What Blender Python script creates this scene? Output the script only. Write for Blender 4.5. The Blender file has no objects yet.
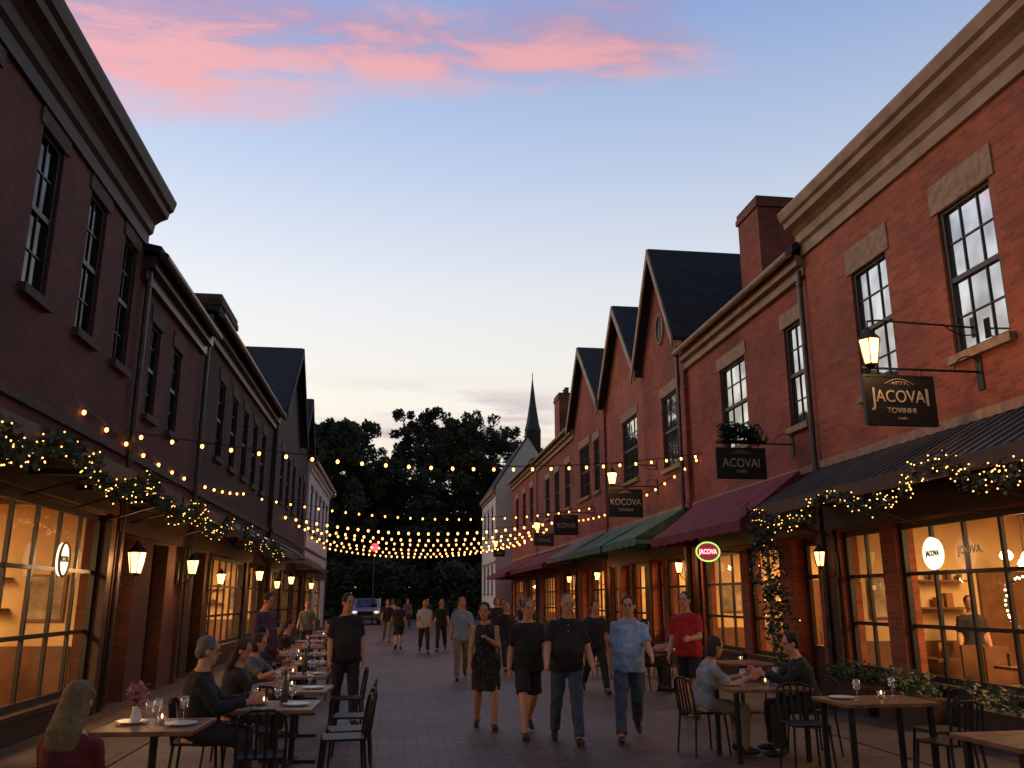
import bpy, math, random
from mathutils import Vector, Matrix
random.seed(7)
sc=bpy.context.scene
COL=sc.collection
rad=math.radians
sc.view_settings.view_transform='Standard'
try: sc.view_settings.look='None'
except Exception: pass
sc.view_settings.exposure=0

# ------------------------------------------------------------------ mesh builder
class MB:
    def __init__(s): s.v=[];s.f=[];s.m=[]
    def poly(s,pts,mi=0):
        b=len(s.v); s.v+= [tuple(p) for p in pts]; s.f.append(tuple(range(b,b+len(pts)))); s.m.append(mi)
    def box(s,x0,x1,y0,y1,z0,z1,mi=0,R=None,o=(0,0,0)):
        b=len(s.v)
        P=[(x,y,z) for x in (x0,x1) for y in (y0,y1) for z in (z0,z1)]
        if R is not None: P=[tuple(Vector(o)+R@Vector(p)) for p in P]
        s.v+=P
        for q in ((0,1,3,2),(4,6,7,5),(0,4,5,1),(2,3,7,6),(0,2,6,4),(1,5,7,3)):
            s.f.append(tuple(b+i for i in q)); s.m.append(mi)
    def prism_y(s,pts,y0,y1,mi=0):
        b=len(s.v);n=len(pts)
        s.v+=[(p[0],y0,p[1]) for p in pts]+[(p[0],y1,p[1]) for p in pts]
        for i in range(n):
            j=(i+1)%n; s.f.append((b+i,b+j,b+n+j,b+n+i)); s.m.append(mi)
        s.f.append(tuple(range(b,b+n))); s.f.append(tuple(range(b+n,b+2*n))[::-1]); s.m+=[mi,mi]
    def prism_x(s,pts,x0,x1,mi=0):
        b=len(s.v);n=len(pts)
        s.v+=[(x0,p[0],p[1]) for p in pts]+[(x1,p[0],p[1]) for p in pts]
        for i in range(n):
            j=(i+1)%n; s.f.append((b+i,b+j,b+n+j,b+n+i)); s.m.append(mi)
        s.f.append(tuple(range(b,b+n))); s.f.append(tuple(range(b+n,b+2*n))[::-1]); s.m+=[mi,mi]
    def tube(s,p0,p1,r0,r1=None,n=8,mi=0,cap=True):
        if r1 is None: r1=r0
        p0=Vector(p0);p1=Vector(p1);d=(p1-p0)
        if d.length<1e-6: return
        d.normalize(); a=d.orthogonal().normalized(); c=d.cross(a)
        b=len(s.v)
        for p,r in ((p0,r0),(p1,r1)):
            for i in range(n):
                t=2*math.pi*i/n; s.v.append(tuple(p+(a*math.cos(t)+c*math.sin(t))*r))
        for i in range(n):
            j=(i+1)%n; s.f.append((b+i,b+j,b+n+j,b+n+i)); s.m.append(mi)
        if cap:
            s.f.append(tuple(range(b,b+n))[::-1]); s.f.append(tuple(range(b+n,b+2*n))); s.m+=[mi,mi]
    def path(s,pts,r,n=6,mi=0):
        for a,b in zip(pts[:-1],pts[1:]): s.tube(a,b,r,r,n,mi)
    def ell(s,c,r,R=None,nu=12,nv=8,mi=0):
        if not hasattr(r,'__len__'): r=(r,r,r)
        b=len(s.v); c=Vector(c)
        def P(v):
            v=Vector(v)
            return tuple(c+(R@v if R is not None else v))
        s.v.append(P((0,0,r[2])))
        for j in range(1,nv):
            ph=math.pi*j/nv
            for i in range(nu):
                t=2*math.pi*i/nu
                s.v.append(P((r[0]*math.sin(ph)*math.cos(t),r[1]*math.sin(ph)*math.sin(t),r[2]*math.cos(ph))))
        s.v.append(P((0,0,-r[2])))
        e=b+1+(nv-1)*nu
        for i in range(nu):
            j=(i+1)%nu
            s.f.append((b,b+1+i,b+1+j)); s.m.append(mi)
            s.f.append((e,e-nu+j,e-nu+i)); s.m.append(mi)
            for k in range(nv-2):
                q=b+1+k*nu
                s.f.append((q+i,q+nu+i,q+nu+j,q+j)); s.m.append(mi)
    def lathe(s,prof,c=(0,0,0),n=14,mi=0):
        b=len(s.v)
        for r,z in prof:
            for i in range(n):
                t=2*math.pi*i/n; s.v.append((c[0]+r*math.cos(t),c[1]+r*math.sin(t),c[2]+z))
        for k in range(len(prof)-1):
            for i in range(n):
                j=(i+1)%n; q=b+k*n
                s.f.append((q+i,q+j,q+n+j,q+n+i)); s.m.append(mi)
        s.f.append(tuple(range(b,b+n))[::-1]); s.m.append(mi)
        q=b+(len(prof)-1)*n
        s.f.append(tuple(range(q,q+n))); s.m.append(mi)
    def loft(s,rings,n=18,mi=0):
        b=len(s.v)
        for c,ax,ay in rings:
            c=Vector(c)
            for i in range(n):
                t=2*math.pi*i/n; s.v.append(tuple(c+ax*math.cos(t)+ay*math.sin(t)))
        for k in range(len(rings)-1):
            for i in range(n):
                j=(i+1)%n;q=b+k*n
                s.f.append((q+i,q+j,q+n+j,q+n+i)); s.m.append(mi)
        s.f.append(tuple(range(b,b+n))[::-1]); q=b+(len(rings)-1)*n
        s.f.append(tuple(range(q,q+n))); s.m+=[mi,mi]
    def mesh(s,name,mats,smooth=False):
        me=bpy.data.meshes.new(name); me.from_pydata(s.v,[],s.f)
        for m in mats: me.materials.append(m)
        me.polygons.foreach_set('material_index',s.m)
        if smooth: me.polygons.foreach_set('use_smooth',[True]*len(s.f))
        me.update(); return me

def obj(name,me,parent=None,loc=None,label=None,cat=None,group=None,kind=None,rot=None):
    o=bpy.data.objects.new(name,me); COL.objects.link(o)
    if parent is not None: o.parent=parent
    if loc is not None: o.location=loc
    if rot is not None: o.rotation_euler=rot
    if label: o['label']=label
    if cat: o['category']=cat
    if group: o['group']=group
    if kind: o['kind']=kind
    return o
def wpart(name,mb,mats,par,smooth=False,label=None):
    """mesh in world coordinates, child of a base empty"""
    return obj(name,mb.mesh(name,mats,smooth),par,loc=-par.location,label=label)
def sub(name,mb,mats,par,smooth=False): return obj(name,mb.mesh(name,mats,smooth),par)
def thing(name,loc,label,cat,group=None,rot=None):
    o=obj(name,None,None,loc=Vector(loc),label=label,cat=cat,group=group,rot=rot); o.empty_display_size=.2
    return o
def copy_thing(t,loc,rz=0,label=None):
    def cp(o,p):
        n=o.copy(); COL.objects.link(n)
        if p is not None: n.parent=p
        for ch in o.children: cp(ch,n)
        return n
    n=cp(t,None); n.location=loc; n.rotation_euler=(0,0,rz)
    if label: n['label']=label
    return n

# ------------------------------------------------------------------ materials
def nt(name):
    m=bpy.data.materials.new(name); m.use_nodes=True; t=m.node_tree; return m,t,t.nodes['Principled BSDF']
def mat(name,c,rough=.6,metal=0,var=.25,scale=6,bump=.15,c2=None,spec=None):
    m,t,b=nt(name); N=t.nodes;L=t.links
    tc=N.new('ShaderNodeTexCoord'); nz=N.new('ShaderNodeTexNoise'); nz.inputs['Scale'].default_value=scale; nz.inputs['Detail'].default_value=6
    L.new(tc.outputs['Object'],nz.inputs['Vector'])
    r=N.new('ShaderNodeValToRGB'); c=tuple(c)
    lo=tuple(x*(1-var) for x in c); hi=tuple(min(1,x*(1+var)) for x in (c2 or c))
    r.color_ramp.elements[0].position=.35;r.color_ramp.elements[1].position=.68
    r.color_ramp.elements[0].color=(*lo,1); r.color_ramp.elements[1].color=(*hi,1)
    L.new(nz.outputs['Fac'],r.inputs[0]); L.new(r.outputs[0],b.inputs['Base Color'])
    b.inputs['Roughness'].default_value=rough; b.inputs['Metallic'].default_value=metal
    if spec is not None: b.inputs['Specular IOR Level'].default_value=spec
    if bump:
        bp=N.new('ShaderNodeBump'); bp.inputs['Strength'].default_value=bump; bp.inputs['Distance'].default_value=.01
        n2=N.new('ShaderNodeTexNoise'); n2.inputs['Scale'].default_value=scale*6; n2.inputs['Detail'].default_value=4
        L.new(tc.outputs['Object'],n2.inputs['Vector']); L.new(n2.outputs['Fac'],bp.inputs['Height']); L.new(bp.outputs[0],b.inputs['Normal'])
    return m
def brick(name,c1,c2,mortar,bw=.23,rh=.076,ms=.008,ground=False,rough=.85,stain=.5,bump=.5):
    m,t,b=nt(name); N=t.nodes;L=t.links
    tc=N.new('ShaderNodeTexCoord'); sp=N.new('ShaderNodeSeparateXYZ'); L.new(tc.outputs['Object'],sp.inputs[0])
    cb=N.new('ShaderNodeCombineXYZ')
    if ground:
        L.new(sp.outputs[0],cb.inputs[0]); L.new(sp.outputs[1],cb.inputs[1])
    else:
        ad=N.new('ShaderNodeMath'); L.new(sp.outputs[0],ad.inputs[0]); L.new(sp.outputs[1],ad.inputs[1])
        L.new(ad.outputs[0],cb.inputs[0]); L.new(sp.outputs[2],cb.inputs[1])
    br=N.new('ShaderNodeTexBrick'); L.new(cb.outputs[0],br.inputs['Vector'])
    br.inputs['Scale'].default_value=1; br.inputs['Brick Width'].default_value=bw; br.inputs['Row Height'].default_value=rh
    br.inputs['Mortar Size'].default_value=ms; br.inputs['Mortar Smooth'].default_value=.3; br.inputs['Bias'].default_value=-.1
    br.inputs['Color1'].default_value=(*c1,1);br.inputs['Color2'].default_value=(*c2,1);br.inputs['Mortar'].default_value=(*mortar,1)
    nz=N.new('ShaderNodeTexNoise'); nz.inputs['Scale'].default_value=.7; nz.inputs['Detail'].default_value=9; nz.inputs['Roughness'].default_value=.65
    L.new(tc.outputs['Object'],nz.inputs['Vector'])
    mr=N.new('ShaderNodeMapRange'); mr.inputs[1].default_value=.3; mr.inputs[2].default_value=.7; mr.inputs[3].default_value=1-stain; mr.inputs[4].default_value=1.15
    L.new(nz.outputs['Fac'],mr.inputs[0])
    mx=N.new('ShaderNodeMix'); mx.data_type='RGBA'; mx.blend_type='MULTIPLY'; mx.inputs['Factor'].default_value=1
    L.new(br.outputs['Color'],mx.inputs['A']); L.new(mr.outputs[0],mx.inputs['B']); L.new(mx.outputs['Result'],b.inputs['Base Color'])
    b.inputs['Roughness'].default_value=rough
    bp=N.new('ShaderNodeBump'); bp.inputs['Strength'].default_value=bump; bp.inputs['Distance'].default_value=.01; bp.invert=True
    ad2=N.new('ShaderNodeMath'); ad2.operation='MULTIPLY_ADD'; ad2.inputs[1].default_value=.35
    n2=N.new('ShaderNodeTexNoise'); n2.inputs['Scale'].default_value=30; L.new(tc.outputs['Object'],n2.inputs['Vector'])
    L.new(n2.outputs['Fac'],ad2.inputs[0]); L.new(br.outputs['Fac'],ad2.inputs[2]); L.new(ad2.outputs[0],bp.inputs['Height']); L.new(bp.outputs[0],b.inputs['Normal'])
    return m
def emis(name,c,s,nosample=False):
    m,t,b=nt(name); b.inputs['Base Color'].default_value=(*c,1); b.inputs['Emission Color'].default_value=(*c,1); b.inputs['Emission Strength'].default_value=s
    b.inputs['Roughness'].default_value=.4
    if nosample:
        try: m.cycles.emission_sampling='NONE'
        except Exception: pass
    return m
def glass(name,fac,rough=.03,tint=(1,1,1),back=None):
    m=bpy.data.materials.new(name); m.use_nodes=True;t=m.node_tree;N=t.nodes;L=t.links
    N.remove(N['Principled BSDF']); out=N['Material Output']
    g=N.new('ShaderNodeBsdfGlossy'); g.inputs['Roughness'].default_value=rough; g.inputs['Color'].default_value=(*tint,1)
    if back is None: a=N.new('ShaderNodeBsdfTransparent'); a.inputs['Color'].default_value=(.96,.96,.94,1)
    else: a=N.new('ShaderNodeBsdfDiffuse'); a.inputs['Color'].default_value=(*back,1)
    tc=N.new('ShaderNodeTexCoord'); nz=N.new('ShaderNodeTexNoise'); nz.inputs['Scale'].default_value=1.6; L.new(tc.outputs['Object'],nz.inputs['Vector'])
    bp=N.new('ShaderNodeBump'); bp.inputs['Strength'].default_value=.12; bp.inputs['Distance'].default_value=.05; L.new(nz.outputs['Fac'],bp.inputs['Height']); L.new(bp.outputs[0],g.inputs['Normal'])
    mx=N.new('ShaderNodeMixShader')
    mr=N.new('ShaderNodeMapRange'); mr.inputs[1].default_value=.35; mr.inputs[2].default_value=.65; mr.inputs[3].default_value=fac*.6; mr.inputs[4].default_value=fac*1.3
    L.new(nz.outputs['Fac'],mr.inputs[0]); L.new(mr.outputs[0],mx.inputs[0])
    L.new(a.outputs[0],mx.inputs[1]); L.new(g.outputs[0],mx.inputs[2]); L.new(mx.outputs[0],out.inputs[0]); return m

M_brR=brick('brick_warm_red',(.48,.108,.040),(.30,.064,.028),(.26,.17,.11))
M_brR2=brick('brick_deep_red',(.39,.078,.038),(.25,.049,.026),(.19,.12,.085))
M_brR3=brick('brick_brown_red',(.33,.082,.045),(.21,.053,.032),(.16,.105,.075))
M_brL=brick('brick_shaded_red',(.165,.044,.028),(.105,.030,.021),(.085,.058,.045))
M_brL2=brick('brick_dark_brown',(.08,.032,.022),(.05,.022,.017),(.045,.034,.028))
M_dark=mat('painted_dark_wall',(.04,.03,.025),.8)
M_pale=mat('pale_clapboard',(.6,.58,.55),.7,var=.1)
M_slate=mat('slate_roof',(.025,.025,.028),.9,scale=3,bump=.5)
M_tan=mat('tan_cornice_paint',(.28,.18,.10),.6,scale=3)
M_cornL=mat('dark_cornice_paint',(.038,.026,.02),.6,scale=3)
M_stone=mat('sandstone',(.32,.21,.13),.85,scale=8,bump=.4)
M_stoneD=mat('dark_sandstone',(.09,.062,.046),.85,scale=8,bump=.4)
M_frame=mat('black_window_paint',(.018,.015,.014),.45,var=.1)
M_wood=mat('dark_shopfront_wood',(.055,.025,.014),.5,scale=5)
M_tabwood=mat('table_wood',(.20,.085,.036),.42,scale=9,c2=(.26,.115,.05))
M_metal=mat('black_iron',(.018,.018,.019),.5,.4,var=.1)
M_gutter=mat('gutter_metal',(.08,.066,.06),.4,.5)
M_awnmetal=mat('dark_metal_roofing',(.12,.12,.118),.5,.2,scale=2)
M_maroon=mat('maroon_canvas',(.17,.018,.026),.85,scale=3)
M_green=mat('green_canvas',(.07,.15,.085),.85,scale=3)
M_greyc=mat('grey_canvas',(.16,.155,.15),.85,scale=3)
M_glR=glass('sky_reflecting_glass',.6,.04,back=(.05,.045,.04))
M_glL=glass('dark_window_glass',.10,.06,back=(.006,.006,.008))
M_shopgl=glass('shop_glass',.05,.02)
M_plaster=mat('warm_plaster',(.76,.50,.24),.9,scale=.9,var=.2,bump=.05)
M_intwood=mat('interior_wood',(.17,.07,.028),.5,scale=4)
M_ceil=mat('ceiling_paint',(.6,.44,.26),.9,var=.05)
M_bulb=emis('warm_bulb',(1,.36,.09),7,True)
M_fairy=emis('fairy_bulb',(1,.44,.11),5,True)
M_lamp=emis('lantern_glow',(1,.54,.18),4)
M_pend=emis('pendant_glow',(1,.66,.30),10)
M_red=emis('red_signal_glow',(1,.02,.03),9)
M_leaf=mat('garland_leaf',(.035,.06,.015),.6,scale=9,var=.5,bump=0)
M_ivy=mat('ivy_leaf',(.02,.045,.013),.6,scale=6,var=.5,bump=0)
M_tree=mat('tree_foliage',(.035,.042,.016),.9,scale=.5,var=.6,bump=0)
M_bark=mat('bark',(.05,.035,.025),.9,scale=4,bump=.5)
M_signb=mat('black_sign_board',(.012,.012,.012),.5,var=.1)
M_signt=mat('faded_gold_lettering',(.50,.44,.37),.6,var=.15)
M_silver=mat('silver_car_paint',(.25,.26,.28),.3,.5,var=.05)
M_rub=mat('rubber',(.012,.012,.012),.8)

# ------------------------------------------------------------------ world
w=bpy.data.worlds.new('World'); sc.world=w; w.use_nodes=True
T=w.node_tree;N=T.nodes;L=T.links
bg=N['Background']
tc=N.new('ShaderNodeTexCoord'); sp=N.new('ShaderNodeSeparateXYZ'); L.new(tc.outputs['Generated'],sp.inputs[0])
def mth(op,a=None,b=None,c=None,clamp=False):
    n=N.new('ShaderNodeMath'); n.operation=op; n.use_clamp=clamp
    for i,x in enumerate((a,b,c)):
        if x is None: continue
        if isinstance(x,(int,float)): n.inputs[i].default_value=x
        else: L.new(x,n.inputs[i])
    return n.outputs[0]
def rng(x,a,b,c,d,smooth=True):
    n=N.new('ShaderNodeMapRange'); n.interpolation_type='SMOOTHSTEP' if smooth else 'LINEAR'
    for i,q in enumerate((a,b,c,d)): n.inputs[i+1].default_value=q
    L.new(x,n.inputs[0]); return n.outputs[0]
def mixc(f,A,B,bt='MIX'):
    n=N.new('ShaderNodeMix'); n.data_type='RGBA'; n.blend_type=bt
    if isinstance(f,(int,float)): n.inputs['Factor'].default_value=f
    else: L.new(f,n.inputs['Factor'])
    for k,x in (('A',A),('B',B)):
        if isinstance(x,tuple): n.inputs[k].default_value=(*x,1)
        else: L.new(x,n.inputs[k])
    return n.outputs['Result']
x_,y_,z_=sp.outputs
ramp=N.new('ShaderNodeValToRGB'); L.new(z_,ramp.inputs[0])
cr=ramp.color_ramp
stops=[(0,(.85,.60,.40)),(.10,(.98,.83,.62)),(.22,(1.0,.95,.84)),(.34,(.84,.87,.92)),(.47,(.55,.66,.87)),(.62,(.29,.42,.75)),(1,(.12,.2,.42))]
cr.elements[0].position=0; cr.elements[0].color=(*stops[0][1],1); cr.elements[1].position=1; cr.elements[1].color=(*stops[-1][1],1)
for p,c in stops[1:-1]:
    e=cr.elements.new(p); e.color=(*c,1)
zc=mth('MAXIMUM',z_,.05)
cx=mth('DIVIDE',x_,zc); cy=mth('DIVIDE',y_,zc)
cv=N.new('ShaderNodeCombineXYZ'); L.new(cx,cv.inputs[0]); L.new(mth('MULTIPLY',cy,2.3),cv.inputs[1])
cn=N.new('ShaderNodeTexNoise'); cn.inputs['Scale'].default_value=2.0; cn.inputs['Detail'].default_value=9; cn.inputs['Roughness'].default_value=.58; cn.inputs['Distortion'].default_value=.5
L.new(cv.outputs[0],cn.inputs['Vector'])
cl=mth('MULTIPLY_ADD',cx,-.06,1.40)
hw=rng(cx,-.9,.62,.42,.07,False)
wob=mth('MULTIPLY',mth('SUBTRACT',cn.outputs['Fac'],.5),.42)
dist=mth('DIVIDE',mth('ABSOLUTE',mth('ADD',mth('SUBTRACT',cy,cl),wob)),hw)
band=rng(dist,1.2,.1,0,1)
band=mth('MULTIPLY',band,rng(cx,.36,.68,1,0)); band=mth('MULTIPLY',band,rng(y_,0,.2,0,1))
cn2=N.new('ShaderNodeTexNoise'); cn2.inputs['Scale'].default_value=3.6; cn2.inputs['Detail'].default_value=11; cn2.inputs['Roughness'].default_value=.63; cn2.inputs['Distortion'].default_value=.4
L.new(cv.outputs[0],cn2.inputs['Vector'])
cloudm=mth('MULTIPLY',band,rng(cn2.outputs['Fac'],.28,.62,.35,1.3),clamp=True)
side=mth('ADD',mth('SUBTRACT',cy,cl),mth('MULTIPLY',mth('SUBTRACT',cn2.outputs['Fac'],.5),1.1))
pink=mixc(rng(side,-.18,.16,0,1),(.42,.32,.52),(.93,.43,.43))
sky=mixc(mth('MULTIPLY',cloudm,.88),ramp.outputs[0],pink)
cv2=N.new('ShaderNodeCombineXYZ'); L.new(mth('MULTIPLY',x_,2.5),cv2.inputs[0]); L.new(mth('MULTIPLY',z_,15),cv2.inputs[1])
cn3=N.new('ShaderNodeTexNoise'); cn3.inputs['Scale'].default_value=1.7; cn3.inputs['Detail'].default_value=10; cn3.inputs['Roughness'].default_value=.6; L.new(cv2.outputs[0],cn3.inputs['Vector'])
low=mth('MULTIPLY',rng(cn3.outputs['Fac'],.42,.64,0,1),mth('MULTIPLY',rng(z_,.13,.18,0,1),rng(z_,.26,.20,0,1)))
low=mth('MULTIPLY',low,rng(mth('ABSOLUTE',mth('ADD',x_,.0)),.28,.10,0,1))
sky=mixc(mth('MULTIPLY',low,.85),sky,(.52,.38,.48))
f1=rng(y_,-.6,.4,.36,1); f2=rng(x_,-.7,.9,1.06,.85)
fac=mth('MULTIPLY',f1,f2)
fac=mth('MULTIPLY',fac,rng(z_,-.05,.02,.1,1))
sky=mixc(1.0,sky,fac,'MULTIPLY')
L.new(sky,bg.inputs['Color']); bg.inputs['Strength'].default_value=1.0
sl=bpy.data.lights.new('sun','SUN'); sl.energy=.6; sl.angle=rad(35); sl.color=(1,.56,.34); so=bpy.data.objects.new('sun',sl); COL.objects.link(so)
so.rotation_euler=Vector((1,-.55,-.42)).to_track_quat('-Z','Y').to_euler()

# ------------------------------------------------------------------ ground
M_ground=mat('earth_and_grass',(.03,.032,.02),.95,scale=.6)
M_pave=brick('street_pavers',(.155,.095,.072),(.10,.066,.054),(.03,.024,.021),bw=.32,rh=.16,ms=.012,ground=True,rough=.6,stain=.6,bump=.45)
M_pave2=brick('walk_slabs',(.12,.075,.056),(.085,.055,.045),(.03,.024,.021),bw=.6,rh=.6,ms=.012,ground=True,rough=.65,stain=.55,bump=.4)
M_asph=mat('asphalt',(.05,.05,.05),.85,scale=8,bump=.4)
mb=MB(); mb.poly([(-400,-300,-.02),(400,-300,-.02),(400,700,-.02),(-400,700,-.02)]); obj('ground',mb.mesh('ground',[M_ground]),kind='structure')
mb=MB(); mb.poly([(-2.9,-6,0),(5.6,-6,0),(5.6,58,0),(-2.9,58,0)]); obj('street',mb.mesh('street',[M_pave]),kind='structure')
mb=MB(); mb.box(-4.6,-2.9,-6,58,-.1,.012); obj('pavement',mb.mesh('pavement',[M_pave2]),kind='structure')
mb=MB(); mb.box(5.6,7.6,-6,58,-.1,.012); obj('pavement',mb.mesh('pavement',[M_pave2]),kind='structure')
mb=MB(); mb.poly([(-60,58,-.004),(60,58,-.004),(60,72,-.004),(-60,72,-.004)]); obj('road',mb.mesh('road',[M_asph]),kind='structure')

# ------------------------------------------------------------------ buildings
def X(s,xf,d): return xf-s*d
def dbox(mb,s,xf,d0,d1,y0,y1,z0,z1,mi=0):
    a,b=sorted((X(s,xf,d0),X(s,xf,d1))); mb.box(a,b,y0,y1,z0,z1,mi)
def facade(mb,s,xf,y0,y1,z0,z1,holes,dep):
    ys=sorted(set([y0,y1]+[h[0] for h in holes]+[h[1] for h in holes]))
    zs=sorted(set([z0,z1]+[h[2] for h in holes]+[h[3] for h in holes]))
    for a,b in zip(ys[:-1],ys[1:]):
        for c,e in zip(zs[:-1],zs[1:]):
            my=(a+b)/2;mz=(c+e)/2
            if any(h[0]<my<h[1] and h[2]<mz<h[3] for h in holes): continue
            mb.poly([(xf,a,c),(xf,b,c),(xf,b,e),(xf,a,e)])
    xb=X(s,xf,-dep)
    for h in holes:
        a,b,c,e=h[:4]
        for (p,q),(r,t) in (((a,c),(b,c)),((b,c),(b,e)),((b,e),(a,e)),((a,e),(a,c))):
            mb.poly([(xf,p,q),(xf,r,t),(xb,r,t),(xb,p,q)])
def window(par,s,xf,y0,y1,z0,z1,cols,rows,gm,fm=None,tm=None,rec=.10,name='window',lint=.28,sash=True,fw=.07,mw=.022,lintm=None):
    fm=fm or M_frame
    g=MB(); xg=X(s,xf,-rec+.01)
    g.poly([(xg,y0,z0),(xg,y1,z0),(xg,y1,z1),(xg,y0,z1)])
    wo=wpart(name,g,[gm],par)
    f=MB(); d0,d1=-rec-.02,-rec+.06
    dbox(f,s,xf,d0,d1,y0,y0+fw,z0,z1);dbox(f,s,xf,d0,d1,y1-fw,y1,z0,z1)
    dbox(f,s,xf,d0,d1-.003,y0+fw,y1-fw,z0,z0+fw);dbox(f,s,xf,d0,d1-.003,y0+fw,y1-fw,z1-fw,z1)
    if sash: zm=(z0+z1)/2; dbox(f,s,xf,d0,d1-.006,y0+fw,y1-fw,zm-.035,zm+.035)
    for i in range(1,cols):
        yy=y0+(y1-y0)*i/cols; dbox(f,s,xf,d0,d1-.03,yy-mw/2,yy+mw/2,z0+fw,z1-fw)
    for i in range(1,rows):
        if sash and i*2==rows: continue
        zz=z0+(z1-z0)*i/rows; dbox(f,s,xf,d0,d1-.033,y0+fw,y1-fw,zz-mw/2,zz+mw/2)
    sub('frame',f,[fm],wo)
    if tm:
        q=MB(); dbox(q,s,xf,-rec+.02,.09,y0-.07,y1+.07,z0-.11,z0+.004); sub('sill',q,[tm],wo)
        if lint:
            q=MB(); dbox(q,s,xf,-rec+.07,.025,y0-.12,y1+.12,z1-.02,z1+lint); sub('lintel',q,[lintm or tm],wo)
    return wo
def arealight(name,loc,size,sy,power,col=(1,.60,.26),par=None):
    l=bpy.data.lights.new(name,'AREA'); l.shape='RECTANGLE'; l.size=size;l.size_y=sy;l.energy=power;l.color=col
    o=bpy.data.objects.new(name,l); o.location=loc; COL.objects.link(o)
def point(name,loc,power,r=.06,col=(1,.52,.20)):
    l=bpy.data.lights.new(name,'POINT'); l.energy=power;l.color=col;l.shadow_soft_size=r
    o=bpy.data.objects.new(name,l); o.location=loc; COL.objects.link(o)

M_pict=mat('framed_print',(.35,.25,.15),.6,scale=3,var=.7)
bookm=[mat('bottle_green',(.05,.06,.03),.3),mat('jar_amber',(.32,.13,.04),.4),mat('box_cream',(.45,.33,.19),.7),mat('dark_crockery',(.12,.06,.035),.6),M_intwood,M_pict]
def room(par,s,xf,y0,y1,power=80,depth=4.2,zt=3.25,detail=True,rec=.32):
    m=MB(); a=X(s,xf,-rec);b=X(s,xf,-rec-depth)
    m.poly([(b,y0,.03),(b,y1,.03),(b,y1,zt),(b,y0,zt)],0)
    for y in (y0,y1): m.poly([(a,y,.03),(b,y,.03),(b,y,zt),(a,y,zt)],0)
    m.poly([(a,y0,.03),(a,y1,.03),(b,y1,.03),(b,y0,.03)],1)
    m.poly([(a,y0,zt),(a,y1,zt),(b,y1,zt),(b,y0,zt)],2)
    dbox(m,s,xf,-rec-depth,-rec-depth+.05,y0+.01,y1-.01,.04,1.0,1)
    dbox(m,s,xf,-rec-depth+.06,-rec-.02,y1-.05,y1-.01,.04,1.0,1)
    for k in range(1,int((y1-y0)/1.4)+1):
        yy=y0+k*1.4
        if yy<y1-.2: dbox(m,s,xf,-rec-depth+.02,-rec-.1,yy-.06,yy+.06,zt-.2,zt-.01,1)
    wpart('shop_interior',m,[M_plaster,M_intwood,M_ceil],par)
    rr=random.Random(int(y0*10)); q=MB()
    def stock(D0,along,lo,hi,fixed,zlist,dp=.28):
        def bx(d0,d1,u0,u1,z0,z1,mi):
            if along=='y': dbox(q,s,xf,D0+d0,D0+d1,u0,u1,z0,z1,mi)
            else: dbox(q,s,xf,u0,u1,fixed-d1,fixed-d0,z0,z1,mi)
        for zz in zlist:
            bx(0,dp,lo,hi,zz-.03,zz,4); t=lo+.05
            while t<hi-.1:
                hh=rr.uniform(.08,.24);ww=rr.uniform(.05,.13)
                if rr.random()<.55: bx(.05,.05+min(ww,.2),t,t+ww,zz,zz+hh,rr.randrange(4))
                t+=ww+rr.uniform(.04,.14)
    e=y1-.012
    stock(0,'d',-rec-1.9,-rec-.95,e,(1.55,2.0))
    dbox(q,s,xf,-rec-.72,-rec-.16,e-.03,e,1.35,2.05,4); dbox(q,s,xf,-rec-.68,-rec-.20,e-.036,e-.029,1.39,2.01,5)
    dbox(q,s,xf,-rec-3.1,-rec-2.2,e-.06,e,.04,2.15,4)
    if detail:
        yy=y0+.4
        while yy<y1-1.4:
            wdt=rr.uniform(.9,1.5); D0=-rec-depth+.06
            if rr.random()<.4: stock(D0,'y',yy,yy+wdt,0,(1.3,1.8,2.3))
            else:
                dbox(q,s,xf,D0-.04,D0,yy,yy+wdt*.7,1.4,2.2,4); dbox(q,s,xf,D0,D0+.01,yy+.06,yy+wdt*.7-.06,1.46,2.14,5)
            yy+=wdt+rr.uniform(.3,.8)
        dbox(q,s,xf,-rec-depth+1.0,-rec-depth+1.5,y0+.5,(y0+y1)/2,.04,1.05,4)
        t=y0+.7
        while t<y1-.6:
            D=-rec-rr.uniform(.6,1.5)
            dbox(q,s,xf,D-.35,D+.35,t-.35,t+.35,.72,.76,4); dbox(q,s,xf,D-.03,D+.03,t-.03,t+.03,.04,.72,4)
            for k in (-.55,.55):
                dbox(q,s,xf,D-.2,D+.2,t+k-.2,t+k+.2,.42,.46,4); dbox(q,s,xf,D-.2,D+.2,t+k*1.33-.02,t+k*1.33+.02,.42,1.0,4)
                for u in (-.17,.17):
                    for v in (-.17,.17): dbox(q,s,xf,D+u-.015,D+u+.015,t+k+v-.015,t+k+v+.015,.04,.42,4)
            for _ in range(3):
                a1=D+rr.uniform(-.25,.25);b1=t+rr.uniform(-.25,.25); dbox(q,s,xf,a1-.03,a1+.03,b1-.03,b1+.03,.76,.76+rr.uniform(.1,.28),rr.randrange(4))
            t+=rr.uniform(1.7,2.1)
    wpart('shop_fittings',q,bookm,par)
    t=y0+.6
    while t<y1-.3:
        p=MB(); D=-rec-rr.uniform(.5,2.6); z=rr.uniform(2.0,2.45)
        p.lathe([(.03,.10),(.08,.06),(.11,0),(.075,-.06),(.02,-.08)],(X(s,xf,D),t,z),10,0)
        p.tube((X(s,xf,D),t,z+.1),(X(s,xf,D),t,zt),.008,.008,5,1)
        wpart('pendant_lamp',p,[M_pend,M_metal],par,smooth=True); t+=rr.uniform(.9,1.5) if detail else 3
    arealight('shop_ceiling_light',(X(s,xf,-rec-depth*.5),(y0+y1)/2,zt-.22),depth*.3,(y1-y0)*.6,power)

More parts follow.
